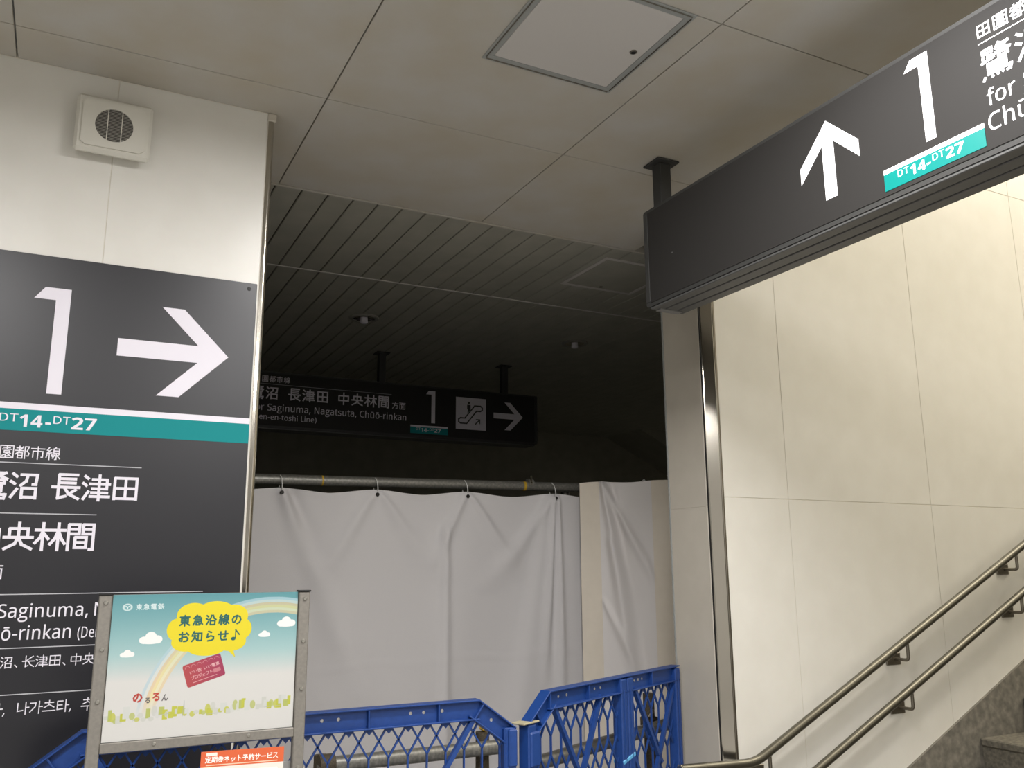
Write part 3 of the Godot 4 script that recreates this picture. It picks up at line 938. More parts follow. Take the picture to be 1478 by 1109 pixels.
# ------------------------------------------------------------------ curtain, poles, ties
func sheet(w: float, h: float, nx: int, ny: int, f: Callable, u0 := 0.0, u1 := 1.0, lift := 0.0) -> ArrayMesh:
	# cloth hanging from y = 0 down; f(u, v) gives the point of the cloth
	var st := SurfaceTool.new()
	st.begin(Mesh.PRIMITIVE_TRIANGLES)
	for j in ny + 1:
		for i in nx + 1:
			var u := lerpf(u0, u1, float(i) / nx)
			var v := float(j) / ny
			st.set_uv(Vector2(u * w, v * h))
			st.add_vertex(f.call(u, v) + Vector3(0, 0, lift))
	for j in ny:
		for i in nx:
			var a := j * (nx + 1) + i
			for k in [a, a + 1, a + nx + 2, a, a + nx + 2, a + nx + 1]:
				st.add_index(k)
	st.generate_normals()
	return st.commit()


const HOOKS := [0.881, 1.339, 1.814, 2.327]


func ridge(x: float, y: float, x0: float, x1: float, y0: float, y1: float, w0: float, w1: float, amp: float) -> float:
	# a fold along the line (x0, y0) - (x1, y1), y measured down from the top
	var t := (y - y0) / (y1 - y0)
	if t < -0.05:
		return 0.0
	var tc := clampf(t, 0.0, 1.6)
	var c := lerpf(x0, x1, tc)
	var w := lerpf(w0, w1, tc)
	var fade := clampf(t * 12.0 + 0.6, 0.0, 1.0) * clampf(2.2 - t * 1.3, 0.0, 1.0)
	return amp * fade * exp(-pow((x - c) / w, 2.0))


func cloth_main(u: float, v: float) -> Vector3:
	var x := 0.3 + u * 2.26
	var h := 1.8
	var y := v * h
	var gap := 0.5
	var near := 9.0
	for k in HOOKS:
		near = minf(near, absf(x - k))
	var top := 1.915 + 0.012 * (x - 0.8) - 0.02 * smoothstep(0.0, gap / 2, near)
	var z := 0.0
	var dx := 0.0
	# long slanting fold from the first hook, then swags under the hooks
	z += ridge(x, y, 0.885, 1.22, 0.0, 0.75, 0.03, 0.10, 0.030)
	z -= ridge(x, y, 0.93, 1.10, 0.0, 0.55, 0.03, 0.10, 0.022)
	z += ridge(x, y, 1.335, 1.13, 0.0, 0.30, 0.018, 0.06, 0.014)
	z += ridge(x, y, 1.345, 1.56, 0.0, 0.26, 0.018, 0.07, 0.014)
	z += ridge(x, y, 1.81, 1.70, 0.0, 0.22, 0.02, 0.03, 0.016)
	z += ridge(x, y, 1.70, 1.705, 0.18, 1.2, 0.022, 0.03, 0.018)
	z += ridge(x, y, 1.82, 2.02, 0.0, 0.26, 0.018, 0.05, 0.014)
	z += ridge(x, y, 2.32, 2.08, 0.0, 0.30, 0.02, 0.06, 0.016)
	z += ridge(x, y, 2.32, 2.275, 0.0, 0.6, 0.014, 0.03, 0.026)
	z -= ridge(x, y, 2.335, 2.31, 0.0, 0.6, 0.012, 0.022, 0.014)
	z += ridge(x, y, 2.345, 2.345, 0.0, 0.8, 0.012, 0.028, 0.020)
	z += ridge(x, y, 2.28, 2.13, 0.05, 1.0, 0.03, 0.07, 0.014)
	z += 0.012 * sin(x * 5.2 + 0.8) * smoothstep(0.1, 1.0, y) + 0.006 * sin(x * 11.0 + y * 2.0)
	# flat packing creases across
	z += 0.0022 * exp(-pow((y - 0.335) / 0.007, 2.0)) + 0.0018 * exp(-pow((y - 0.80) / 0.007, 2.0))
	var hem := smoothstep(0.0, 0.03, y)
	return Vector3(x + dx, top - y, -4.075 + z * lerpf(0.4, 1.35, hem))


func cloth_side(u: float, v: float) -> Vector3:
	# second sheet, folded over the pole's end and drawn forward to the post
	var a := Vector2(2.478, -4.045)
	var b := Vector2(3.05, -3.55)
	var p := a.lerp(b, u)
	var nrm := Vector2(b.y - a.y, -(b.x - a.x)).normalized() * -1.0
	var h := 1.88
	var y := v * h
	var z := 0.0
	z += ridge(u, y, 0.15, 0.27, 0.0, 0.5, 0.02, 0.045, 0.034)
	z += ridge(u, y, 0.17, 0.44, 0.02, 0.42, 0.02, 0.04, 0.030)
	z -= ridge(u, y, 0.22, 0.36, 0.0, 0.7, 0.025, 0.05, 0.018)
	z += ridge(u, y, 0.20, 0.30, 0.3, 0.8, 0.03, 0.04, 0.024)
	z += ridge(u, y, 0.14, 0.30, 0.62, 0.85, 0.02, 0.04, 0.018)
	z *= smoothstep(0.10, 0.16, u) * (1.0 - smoothstep(0.46, 0.53, u))
	z += 0.006 * sin(u * 22.0 + y * 2.4) * smoothstep(0.1, 0.6, y)
	var top := 1.995 + 0.004 * sin(u * 14.0) - 0.008 * smoothstep(0.62, 0.72, u)
	return Vector3(p.x + nrm.x * z, top - y, p.y + nrm.y * z)


func curtains() -> void:
	var o := thing("curtain", "wide white sheet curtain tied along a pipe across the corridor", "curtain", Vector3.ZERO)
	part("cloth", sheet(2.26, 1.8, 200, 110, cloth_main), "cloth", o)
	for k in HOOKS:
		part("eyelet", disc(0.0095, 0.005), "eyelet", o, cloth_main((k - 0.3) / 2.26, 0.013) + Vector3(0, 0, 0.001), Vector3(PI / 2, 0, 0))
	o = thing("curtain", "narrow white sheet with beige bands beside the post", "curtain", Vector3.ZERO)
	part("cloth", sheet(0.76, 1.88, 90, 110, cloth_side, 0.128, 0.5), "cloth_thin", o)
	part("band", sheet(0.76, 1.88, 16, 110, cloth_side, -0.01, 0.131, 0.001), "cloth_band", o)
	part("band", sheet(0.76, 1.88, 30, 110, cloth_side, 0.497, 1.0, 0.001), "cloth_band", o)
	# the pipe it hangs from: two lengths and a coupling
	o = thing("scaffold_pipe", "long grey scaffold pipe carrying the white curtain", "pipe", Vector3(0.3, 1.958, -4.112))
	part("tube", tube([Vector3(0, -0.008, 0), Vector3(2.32, 0.02, 0)], 0.0243, 20), "pipe", o)
	part("coupling", tube([Vector3(0.777, 0.0013, 0), Vector3(0.785, 0.0015, 0)], 0.0252, 20), "yellow", o)
	part("yellow_mark", tube([Vector3(1.858, 0.0143, 0), Vector3(1.872, 0.0146, 0)], 0.0249, 20), "yellow", o)
	var c := thing("pipe_clamp", "small steel clamp with bolt on the curtain pipe", "clamp", Vector3(2.2, 1.981, -4.112))
	part("band", tube([Vector3(-0.015, 0, 0), Vector3(0.015, 0, 0)], 0.032, 18), "pipe", c)
	part("bolt", box(Vector3(0.009, 0.05, 0.009), 0.001), "steel", c, Vector3(-0.006, 0.02, 0.03))
	part("nut", box(Vector3(0.016, 0.01, 0.016), 0.002), "steel", c, Vector3(-0.006, 0.005, 0.03))
	var which := {0.881: "white cable tie on the curtain pipe nearest the white wall corner", 1.339: "second white cable tie along the curtain pipe from the white wall corner", 1.814: "third white cable tie along the curtain pipe from the white wall corner", 2.327: "white cable tie on the curtain pipe next to the steel clamp and narrow sheet"}
	for k in HOOKS:
		var t := thing("cable_tie", which[k], "cable tie", Vector3(k, 1.945 + 0.012 * (k - 0.8), -4.112), "cable ties along the curtain pipe")
		var loop := []
		for i in 21:
			var a := TAU * i / 20.0
			loop.append(Vector3(0.0035 * sin(a * 0.5), 0.012 - 0.012 + 0.031 * cos(a) - 0.012 * (1.0 - cos(a)), 0.005 + 0.033 * sin(a) + 0.012 * (1.0 - cos(a))))
		part("loop", tube(loop, 0.0026, 8), "tie_white", t)
	c = thing("cable_tie", "clear cable tie poking over the narrow sheet", "cable tie", Vector3(2.733, 1.992, -3.824))
	part("loop", tube([Vector3(-0.012, 0, 0), Vector3(0, 0.012, 0.004), Vector3(0.014, 0.002, 0.002)], 0.003, 8), "tie_white", c)
	# uprights behind the cloth
	for x in [0.62, 2.45]:
		o = thing("scaffold_upright", "grey scaffold upright behind the white curtain close to the wall corner" if x < 1.0 else "grey scaffold upright behind the white curtain where the narrow sheet starts", "pipe", Vector3(x, 0, -4.165), "scaffold uprights behind the curtain")
		part("tube", tube([Vector3(0, 0.006, 0), Vector3(0, 1.96, 0)], 0.0243, 16), "pipe", o)
		part("base_plate", box(Vector3(0.12, 0.006, 0.12), 0.001), "pipe", o, Vector3(0, 0.003, 0))


# ------------------------------------------------------------------ blue barriers
func lattice(st: SurfaceTool, x0: float, x1: float, y_top: float, y_bot: float, clip: Callable) -> void:
	# moulded net: rows of diamonds joined by upright links
	var px := 0.0605
	var dy := 0.048
	var link := 0.062
	var bw := 0.0048
	var bd := 0.007
	var segs := []
	var y := y_top
	var row := 0
	while y > y_bot:
		var n := int(ceil((x1 - x0) / px)) + 2
		for i in range(-1, n):
			var xa := x0 + i * px
			for s in [-1.0, 1.0]:
				segs.append([Vector2(xa, y), Vector2(xa + s * px / 2, y - dy)])
				segs.append([Vector2(xa + s * px / 2, y - dy), Vector2(xa, y - 2 * dy)])
			segs.append([Vector2(xa, y - 2 * dy), Vector2(xa, y - 2 * dy - link)])
		y -= 2 * dy + link
		row += 1
	for s in segs:
		var a: Vector2 = s[0]
		var b: Vector2 = s[1]
		if not (clip.call(a) and clip.call(b)):
			if not (clip.call(a) or clip.call(b)):
				continue
			var lo := a if clip.call(a) else b
			var hi := b if clip.call(a) else a
			for k in 10:
				var m := (lo + hi) / 2
				if clip.call(m):
					lo = m
				else:
					hi = m
			if clip.call(a):
				b = lo
			else:
				a = lo
		if a.distance_to(b) < 0.003:
			continue
		add_bar(st, Vector3(a.x, a.y, 0), Vector3(b.x, b.y, 0), bw, bd, Vector3(0, 0, 1).cross(Vector3(b.x - a.x, b.y - a.y, 0).normalized()))


func rail_piece(parent: Node, called: String, a: Vector2, b: Vector2, h: float, holes: Array, ribs: Array) -> void:
	# an open channel: web with flanges above and below, ribs across, holes through the web
	var o := Node3D.new()
	o.name = called
	parent.add_child(o, true)
	var l := a.distance_to(b)
	o.position = Vector3(a.x, a.y, 0)
	o.rotation.z = (b - a).angle()
	# origin is on the outer (upper) edge
	part("flange", box(Vector3(l + 0.004, 0.005, 0.042), 0.0015), "barrier_blue", o, Vector3(l / 2, -0.0025, 0))
	part("flange", box(Vector3(l, 0.005, 0.042), 0.0015), "barrier_blue", o, Vector3(l / 2, -h + 0.0025, 0))
	if holes:
		var web := CSGBox3D.new()
		web.name = "web"
		web.size = Vector3(l, h - 0.008, 0.006 if called == "top_rail" else 0.0045)
		web.material = M["barrier_blue"]
		o.add_child(web)
		web.position = Vector3(l / 2, -h / 2, 0)
		for x in holes:
			var c := CSGCylinder3D.new()
			c.name = "hole"
			c.radius = 0.0052
			c.height = 0.05
			c.sides = 12
			c.operation = CSGShape3D.OPERATION_SUBTRACTION
			web.add_child(c, true)
			c.position = Vector3(x - l / 2, 0.004, 0)
			c.rotation.x = PI / 2
	else:
		part("web", box(Vector3(l, h - 0.008, 0.006 if called == "top_rail" else 0.0045)), "barrier_blue", o, Vector3(l / 2, -h / 2, 0))
	for x in ribs:
		part("rib", box(Vector3(0.005, h - 0.008, 0.036), 0.001), "barrier_blue", o, Vector3(x, -h / 2, 0))


func barrier_leaf(o: Node3D, x0: float, x1: float, h: float, cl: bool, cr: bool, hol: Array, ribs: Array, braces: Array, first: float) -> void:
	var rh := 0.060
	var cx := 0.125
	var cy := 0.09
	var xa := x0 + (cx if cl else 0.0)
	var xb := x1 - (cx if cr else 0.0)
	rail_piece(o, "top_rail", Vector2(xa, h), Vector2(xb, h), rh, hol, ribs)
	if cl:
		rail_piece(o, "corner_rail", Vector2(x0, h - cy), Vector2(xa, h), rh, [], [0.06])
	if cr:
		rail_piece(o, "corner_rail", Vector2(xb, h), Vector2(x1, h - cy), rh, [0.075], [0.02])
	part("bottom_rail", box(Vector3(x1 - x0, 0.06, 0.04), 0.003), "barrier_blue", o, Vector3((x0 + x1) / 2, 0.09, 0))
	for s in [[x0, cl, 1.0], [x1, cr, -1.0]]:
		var top: float = h - (cy if s[1] else 0.01)
		part("end_post", box(Vector3(0.042, top, 0.042), 0.004), "barrier_blue", o, Vector3(s[0] + s[2] * 0.021, top / 2, 0))
		part("post_groove", box(Vector3(0.006, top - 0.08, 0.003), 0.001), "barrier_blue", o, Vector3(s[0] + s[2] * 0.021, top / 2, 0.0215))
	var inside := func(p: Vector2) -> bool:
		if p.x < x0 + 0.03 or p.x > x1 - 0.03 or p.y > h - rh + 0.004 or p.y < 0.11:
			return false
		if cl and p.y > h - cy - rh * 1.15 + (p.x - x0) * cy / cx:
			return false
		if cr and p.y > h - cy - rh * 1.15 + (x1 - p.x) * cy / cx:
			return false
		return true
	var st := begin()
	lattice(st, x0 + first, x1, h - rh + 0.012, 0.1, inside)
	# small webs where the net meets the rail
	var x := x0 + first
	while x < xb - 0.01:
		if x > xa + 0.01:
			for s in [-1.0, 1.0]:
				face(st, [Vector3(x - 0.018, h - rh + 0.002, s * 0.002), Vector3(x + 0.018, h - rh + 0.002, s * 0.002), Vector3(x, h - rh - 0.018, s * 0.002)], Vector3(0, 0, s))
		x += 0.0605
	part("lattice", finish(st), "barrier_blue", o)
	for b in braces:
		var bt := begin()
		add_bar(bt, Vector3(b[0], b[1], 0.006), Vector3(b[2], b[3], 0.006), 0.014, 0.016, Vector3(0, 0, 1).cross(Vector3(b[2] - b[0], b[3] - b[1], 0).normalized()))
		part("brace", finish(bt), "barrier_blue", o)


func barriers() -> void:
	var o := thing("barrier", "blue plastic lattice barrier behind the poster stand", "barrier", Vector3(-0.035, 0, -2.6))
	barrier_leaf(o, 0.0, 1.36, 1.15, true, true, [0.62, 0.668, 0.888, 0.93, 0.99], [0.04, 0.39, 0.755, 0.975], [[1.215, 1.09, 1.04, 0.83], [0.155, 1.09, 0.33, 0.83], [1.04, 0.83, 1.215, 0.57], [0.33, 0.83, 0.155, 0.57]], 0.10)
	part("hinge_knuckle", box(Vector3(0.03, 0.11, 0.05), 0.004), "barrier_blue", o, Vector3(1.345, 1.0, 0.004))
	var dir := Vector2(0.899, -0.438)
	o = thing("barrier", "blue plastic lattice barrier folded back towards the post", "barrier", Vector3(1.362, 0, -2.603), "", atan2(-dir.y, dir.x))
	barrier_leaf(o, 0.0, 0.627, 1.15, true, false, [0.07, 0.12, 0.30, 0.34], [0.005, 0.245, 0.46], [[0.165, 1.09, 0.42, 0.69], [0.46, 1.10, 0.20, 0.62]], 0.03)
	barrier_leaf(o, 0.633, 1.065, 1.15, false, false, [0.08, 0.11, 0.14], [0.2], [[0.70, 1.10, 0.90, 0.80], [1.03, 1.08, 0.73, 0.56], [0.68, 0.86, 0.88, 0.56]], 0.03)
	part("blue_tape", box(Vector3(0.09, 0.014, 0.046), 0.002), "tape_blue", o, Vector3(0.63, 0.86, 0.0), Vector3(0, 0, 0.22))
	part("joint_cover", box(Vector3(0.05, 0.105, 0.05), 0.005), "barrier_blue", o, Vector3(0.03, 0.985, 0.003))
	part("worn_cap", box(Vector3(0.085, 0.006, 0.05), 0.002), "barrier_worn", o, Vector3(0.012, 1.0665, 0.0))
	# pipes behind the barriers
	var p := thing("scaffold_pipe", "worn horizontal scaffold pipe behind the poster stand barrier", "pipe", Vector3(0.8, 0.931, -2.95))
	part("tube", tube([Vector3.ZERO, Vector3(0.64, -0.002, 0)], 0.0243, 20), "pipe", p)
	part("end_coupler", tube([Vector3(0.0, 0, 0), Vector3(0.05, 0, 0)], 0.033, 14), "rusty", p)
	p = thing("scaffold_upright", "short scaffold upright with yellow cap behind the blue barrier", "pipe", Vector3(1.405, 0, -3.003))
	part("tube", tube([Vector3(0, 0.006, 0), Vector3(0, 0.975, 0)], 0.0243, 16), "rusty", p)
	part("cap", box(Vector3(0.034, 0.014, 0.034), 0.004), "yellow", p, Vector3(0.01, 0.982, 0), Vector3(0, 0, -0.4))
	part("base_plate", box(Vector3(0.12, 0.006, 0.12), 0.001), "pipe", p, Vector3(0, 0.003, 0))
	p = thing("scaffold_upright", "rusty scaffold upright starting the horizontal barrier pipe", "pipe", Vector3(0.825, 0, -3.012))
	part("tube", tube([Vector3(0, 0.006, 0), Vector3(0, 0.95, 0)], 0.0243, 16), "rusty", p)
	part("base_plate", box(Vector3(0.12, 0.006, 0.12), 0.001), "pipe", p, Vector3(0, 0.003, 0))
	p = thing("scaffold_pipe", "grey scaffold pipe slanting back behind the folded barrier", "pipe", Vector3(1.5, 0.9, -2.775))
	part("tube", tube([Vector3.ZERO, Vector3(0.855, 0, -0.405)], 0.0243, 20), "pipe", p)
	p = thing("scaffold_upright", "dark scaffold upright with clamp beside the grey post", "pipe", Vector3(2.30, 0, -3.24))
	part("tube", tube([Vector3(0, 0.006, 0), Vector3(0, 1.02, 0)], 0.0243, 16), "rusty", p)
	part("base_plate", box(Vector3(0.1, 0.006, 0.1), 0.001), "pipe", p, Vector3(0, 0.003, 0))
	part("clamp", box(Vector3(0.06, 0.05, 0.06), 0.006), "rusty", p, Vector3(0, 0.9, 0.0))
	part("clamp_bolt", tube([Vector3(-0.02, 0.93, 0.03), Vector3(-0.02, 0.96, 0.06)], 0.006, 8), "steel", p)


# ------------------------------------------------------------------ poster, stand, leaflet
func dot(im: Image, x: int, y: int, c: Color, a: float) -> void:
	if a <= 0.0 or x < 0 or y < 0 or x >= im.get_width() or y >= im.get_height():
		return
	im.set_pixel(x, y, im.get_pixel(x, y).lerp(c, minf(a, 1.0)))


func ink_line(im: Image, a: Vector2, b: Vector2, w: float, c: Color, alpha := 1.0) -> void:
	var r := w / 2.0
	for y in range(int(minf(a.y, b.y) - r - 1), int(maxf(a.y, b.y) + r + 2)):
		for x in range(int(minf(a.x, b.x) - r - 1), int(maxf(a.x, b.x) + r + 2)):
			var q := Vector2(x, y)
			var d := q.distance_to(Geometry2D.get_closest_point_to_segment(q, a, b))
			dot(im, x, y, c, clampf(r + 0.5 - d, 0.0, 1.0) * alpha)


func ink_oval(im: Image, c: Vector2, rx: float, ry: float, col: Color, alpha := 1.0) -> void:
	for y in range(int(c.y - ry - 1), int(c.y + ry + 2)):
		for x in range(int(c.x - rx - 1), int(c.x + rx + 2)):
			var d := Vector2((x - c.x) / rx, (y - c.y) / ry).length()
			dot(im, x, y, col, clampf((1.0 - d) * minf(rx, ry), 0.0, 1.0) * alpha)


func ink_text(im: Image, text: String, at: Vector2, size: float, pitch: float, w: float, col: Color, slope := 0.0) -> void:
	var x := 0.0
	for ch in text:
		if ch == " ":
			x += pitch * 0.5
			continue
		for line in glyph_strokes(ch):
			for i in line.size() - 1:
				var a: Vector2 = Vector2(x, 0) + line[i] * size
				var b: Vector2 = Vector2(x, 0) + line[i + 1] * size
				ink_line(im, at + a.rotated(slope), at + b.rotated(slope), w, col)
		x += pitch


func ink_box(im: Image, c: Vector2, half: Vector2, turn: float, r: float, col: Color, col2: Color) -> void:
	var reach := half.length()
	for y in range(int(c.y - reach), int(c.y + reach)):
		for x in range(int(c.x - reach), int(c.x + reach)):
			var q := (Vector2(x, y) - c).rotated(-turn)
			var d := (q.abs() - half + Vector2(r, r))
			var s := Vector2(maxf(d.x, 0), maxf(d.y, 0)).length() - r
			dot(im, x, y, col.lerp(col2, clampf(q.x / half.x * 0.5 + 0.5, 0, 1)), clampf(0.5 - s, 0.0, 1.0))


func poster_print() -> ImageTexture:
	var w := 1000
	var h := 760
	var im := Image.create(w, h, false, Image.FORMAT_RGB8)
	var top := Color(0.36, 0.60, 0.63)
	var mid := Color(0.66, 0.79, 0.79)
	var low := Color(0.86, 0.855, 0.84)
	for y in h:
		var t := float(y) / h
		var c := top.lerp(mid, t / 0.42) if t < 0.42 else mid.lerp(low, minf((t - 0.42) / 0.18, 1.0))
		im.fill_rect(Rect2i(0, y, w, 1), c)
	# rainbow
	var bands := [Color(0.72, 0.82, 0.86), Color(0.86, 0.88, 0.86), Color(0.90, 0.78, 0.60), Color(0.93, 0.86, 0.58), Color(0.93, 0.90, 0.72), Color(0.90, 0.80, 0.62)]
	var hub := Vector2((0.47 - 0.114) / 0.415 * 1000.0, (1.495 - 1.19) / 0.315 * 760.0)
	for y in 640:
		for x in w:
			var i := (0.295 / 0.415 * 1000.0 - Vector2(x, y).distance_to(hub)) / 15.0
			if i > 0.0 and i < bands.size():
				dot(im, x, y, bands[int(i)], 0.7 * clampf((640.0 - y) / 90.0, 0.0, 1.0))
	# clouds
	for c in [[205, 236, 1.0], [92, 312, 0.62], [938, 172, 0.9], [815, 235, 0.56]]:
		for b in [[-34, 8, 26, 20], [0, -8, 30, 28], [34, 6, 26, 22], [0, 14, 58, 16]]:
			ink_oval(im, Vector2(c[0] + b[0] * c[2], c[1] + b[1] * c[2]), b[2] * c[2], b[3] * c[2], Color(0.97, 0.97, 0.96))
	# the town along the foot: plain silhouettes
	var rng := RandomNumberGenerator.new()
	rng.seed = 7
	for i in 58:
		var x := 10 + i * 17 + rng.randi_range(-6, 6)
		var bh := rng.randi_range(14, 58)
		var base := 648 + rng.randi_range(-6, 22) - int(i * 0.35)
		var col: Color = [Color(0.76, 0.77, 0.30), Color(0.80, 0.81, 0.78), Color(0.72, 0.75, 0.42), Color(0.83, 0.84, 0.82)][rng.randi_range(0, 3)]
		if rng.randf() < 0.5:
			ink_oval(im, Vector2(x, base - bh * 0.4), 15, bh * 0.42 + 4, col, 0.8)
		else:
			ink_box(im, Vector2(x, base - bh / 2.0), Vector2(9 + rng.randi_range(0, 8), bh / 2.0 + 2), 0.0, 2.0, col, col)
	for k in [[300, 640, 30], [160, 660, 16], [560, 655, 40], [880, 640, 44]]:
		ink_line(im, Vector2(k[0] - k[2], k[1]), Vector2(k[0] + k[2], k[1] - 4), 3.0, Color(0.70, 0.72, 0.70), 0.8)
	for x in [395, 405]:
		ink_line(im, Vector2(x, 655), Vector2(400, 575), 2.5, Color(0.66, 0.69, 0.68), 0.9)
	# speech bubble
	var yel := Color(0.92, 0.85, 0.13)
	for b in [[510, 190, 200, 118], [345, 195, 62, 64], [420, 120, 90, 70], [540, 105, 105, 62], [640, 130, 78, 66], [690, 200, 52, 58], [630, 268, 84, 54], [500, 290, 110, 52], [390, 262, 80, 52]]:
		ink_oval(im, Vector2(b[0], b[1]), b[2], b[3], yel)
	for k in 16:
		ink_line(im, Vector2(590 + k * 3, 290), Vector2(655, 352), 4.0, yel)
	var ink := Color(0.10, 0.38, 0.38)
	ink_text(im, "東急沿線の", Vector2(346, 118), 58, 70, 8.5, ink)
	ink_text(im, "お知らせ", Vector2(346, 206), 58, 70, 8.5, ink)
	ink_oval(im, Vector2(642, 254), 13, 10, ink)
	ink_line(im, Vector2(653, 252), Vector2(653, 204), 5.0, ink)
	ink_line(im, Vector2(653, 206), Vector2(674, 232), 7.0, ink)
	# railway company's mark and name
	var white := Color(0.88, 0.93, 0.93)
	ink_oval(im, Vector2(75, 66), 26, 20, Color(0.80, 0.88, 0.88))
	ink_oval(im, Vector2(75, 66), 16, 14, Color(0.46, 0.67, 0.69))
	for a in [-PI / 2 + PI, PI / 6 + PI, PI * 5 / 6 + PI]:
		ink_line(im, Vector2(75, 66), Vector2(75, 66) + Vector2(cos(a), sin(a)) * 10.0, 5.0, white)
	ink_text(im, "東急電鉄", Vector2(118, 50), 32, 37, 3.4, white)
	# red card
	ink_box(im, Vector2(494, 420), Vector2(104, 62), -0.30, 12.0, Color(0.71, 0.29, 0.30), Color(0.64, 0.22, 0.36))
	var pale := Color(0.90, 0.72, 0.72)
	var u := Vector2(cos(-0.30), sin(-0.30))
	var v := Vector2(-u.y, u.x)
	for i in 6:
		var c0 := Vector2(494, 420) + u * (-80 + i * 32) - v * 40
		for k in 8:
			var a0 := PI + PI * k / 8.0
			var a1 := PI + PI * (k + 1) / 8.0
			ink_line(im, c0 + (u * cos(a0) + v * sin(a0)) * 12.0, c0 + (u * cos(a1) + v * sin(a1)) * 12.0, 2.5, pale, 0.6)
	ink_text(im, "いい街 いい電車", Vector2(494, 420) - u * 76 - v * 22, 20, 22, 2.4, pale, -0.30)
	ink_text(im, "プロジェクト", Vector2(494, 420) - u * 76 + v * 8, 20, 20, 2.4, pale, -0.30)
	ink_box(im, Vector2(494, 420) + u * 66 + v * 20, Vector2(20, 11), -0.30, 3.0, Color(0.80, 0.50, 0.54), Color(0.80, 0.50, 0.54))
	ink_line(im, Vector2(494, 420) - u * 70 + v * 44, Vector2(494, 420) + u * 60 + v * 44, 3.0, pale)
	# small lettering at the lower left
	ink_text(im, "の", Vector2(136, 518), 50, 50, 8.0, Color(0.72, 0.22, 0.18))
	ink_text(im, "る", Vector2(198, 546), 28, 50, 5.0, Color(0.42, 0.40, 0.40))
	ink_text(im, "る", Vector2(232, 524), 42, 50, 7.0, Color(0.74, 0.26, 0.22))
	ink_text(im, "ん", Vector2(282, 534), 34, 50, 5.0, Color(0.42, 0.40, 0.40))
	return ImageTexture.create_from_image(im)


func leaflet_print() -> ImageTexture:
	var im := Image.create(740, 520, false, Image.FORMAT_RGB8)
	im.fill(Color(0.90, 0.88, 0.84))
	im.fill_rect(Rect2i(0, 0, 740, 132), Color(0.84, 0.38, 0.20))
	ink_box(im, Vector2(92, 26), Vector2(48, 14), 0.0, 6.0, Color(0.96, 0.90, 0.86), Color(0.96, 0.90, 0.86))
	ink_text(im, "定期券ネット予約サービス", Vector2(38, 46), 50, 54.5, 7.0, Color(0.98, 0.96, 0.94))
	ink_line(im, Vector2(50, 116), Vector2(680, 116), 8.0, Color(0.95, 0.80, 0.70))
	ink_box(im, Vector2(370, 270), Vector2(320, 100), 0.0, 12.0, Color(0.95, 0.94, 0.92), Color(0.95, 0.94, 0.92))
	return ImageTexture.create_from_image(im)


func printed(called: String, t: Texture2D, white: float) -> void:
	var m := mat(called, Color(white, white, white), 0.5)
	m.albedo_texture = t


func card(w: float, h: float, d: float) -> ArrayMesh:
	# a printed sheet: its face has texture coordinates
	var st := begin()
	add_box(st, Vector3.ZERO, Vector3(w, h, d))
	st.generate_normals()
	var a := st.commit_to_arrays()
	var uv := PackedVector2Array()
	for p in a[Mesh.ARRAY_VERTEX]:
		uv.append(Vector2(p.x / w + 0.5, 0.5 - p.y / h))
	a[Mesh.ARRAY_TEX_UV] = uv
	var m := ArrayMesh.new()
	m.add_surface_from_arrays(Mesh.PRIMITIVE_TRIANGLES, a)
	return m


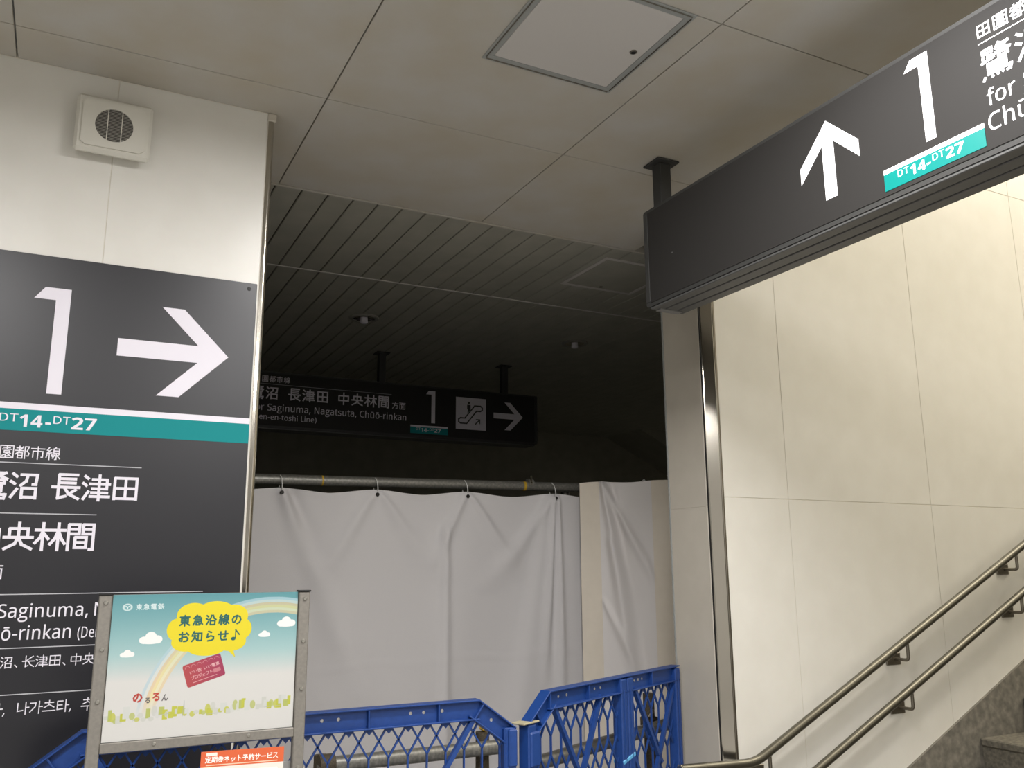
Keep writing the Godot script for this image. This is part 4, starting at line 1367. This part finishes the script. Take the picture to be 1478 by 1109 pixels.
func poster_stand() -> void:
	printed("poster_paper", poster_print(), 0.86)
	printed("leaflet_paper", leaflet_print(), 0.92)
	var z := -2.2
	var o := thing("poster_stand", "grey metal poster stand with riveted uprights before the blue barrier", "stand", Vector3(0.323, 0, z))
	for s in [[-1.0, "left"], [1.0, "right"]]:
		var x: float = s[0] * 0.2225
		part("upright", box(Vector3(0.0265, 1.475, 0.022), 0.002), "frame_grey", o, Vector3(x, 0.757, -0.006))
		part("top_cap", box(Vector3(0.031, 0.004, 0.026), 0.001), "black_plastic", o, Vector3(x, 1.4965, -0.006))
		part("foot", box(Vector3(0.03, 0.02, 0.36), 0.003), "frame_grey", o, Vector3(x, 0.0105, -0.006))
		for y in [1.478, 1.378, 1.268, 1.09]:
			part("rivet", disc(0.0048, 0.003, 12), "rivet", o, Vector3(x + 0.001, y, 0.005), Vector3(PI / 2, 0, 0))
	part("bottom_rail", box(Vector3(0.4185, 0.021, 0.016), 0.0015), "frame_grey", o, Vector3(0, 1.1705, -0.001))
	part("back_board", box(Vector3(0.4185, 0.335, 0.005)), "frame_grey", o, Vector3(0, 1.3275, -0.0065))
	for x in [-0.1, 0.105]:
		part("rivet", disc(0.0042, 0.002, 12), "rivet", o, Vector3(x, 1.172, 0.0068), Vector3(PI / 2, 0, 0))
	part("lower_board", box(Vector3(0.4185, 0.30, 0.005), 0.001), "board_grey", o, Vector3(0, 0.953, -0.018))
	var p := part("poster", card(0.414, 0.3125, 0.0012), "poster_paper", self, Vector3(0.323, 1.3382, z - 0.0012))
	single(p, "teal sky advertising poster with yellow speech bubble in the stand", "poster")
	var f := part("leaflet", card(0.186, 0.13, 0.0015), "leaflet_paper", self, Vector3(0.4165, 1.0785, z + 0.012), Vector3(-0.08, 0, -0.022))
	single(f, "orange topped white leaflet clipped below the poster", "leaflet")


# ------------------------------------------------------------------ unlit downlights in the corridor
func downlights() -> void:
	for at in [Vector3(1.564, CEIL, -5.09), Vector3(3.075, CEIL, -5.06)]:
		var o := thing("downlight", "round unlit downlight before the lettering of the unlit hanging sign" if at.x < 2.0 else "round unlit downlight in line with the arrow end of the unlit sign", "lamp", at, "unlit downlights of the corridor")
		part("flange", lathe([Vector2(0.062, 0.002), Vector2(0.07, -0.012), Vector2(0.085, -0.012), Vector2(0.092, -0.006), Vector2(0.092, -0.0005)], 32), "vent_grille", o)
		part("reflector", lathe([Vector2(0.066, -0.008), Vector2(0.03, -0.002), Vector2(0, -0.002)], 28), "steel", o)
		part("bulb", lathe([Vector2(0.022, -0.003), Vector2(0.024, -0.03), Vector2(0.017, -0.038), Vector2(0, -0.04)], 20), "print_white", o)
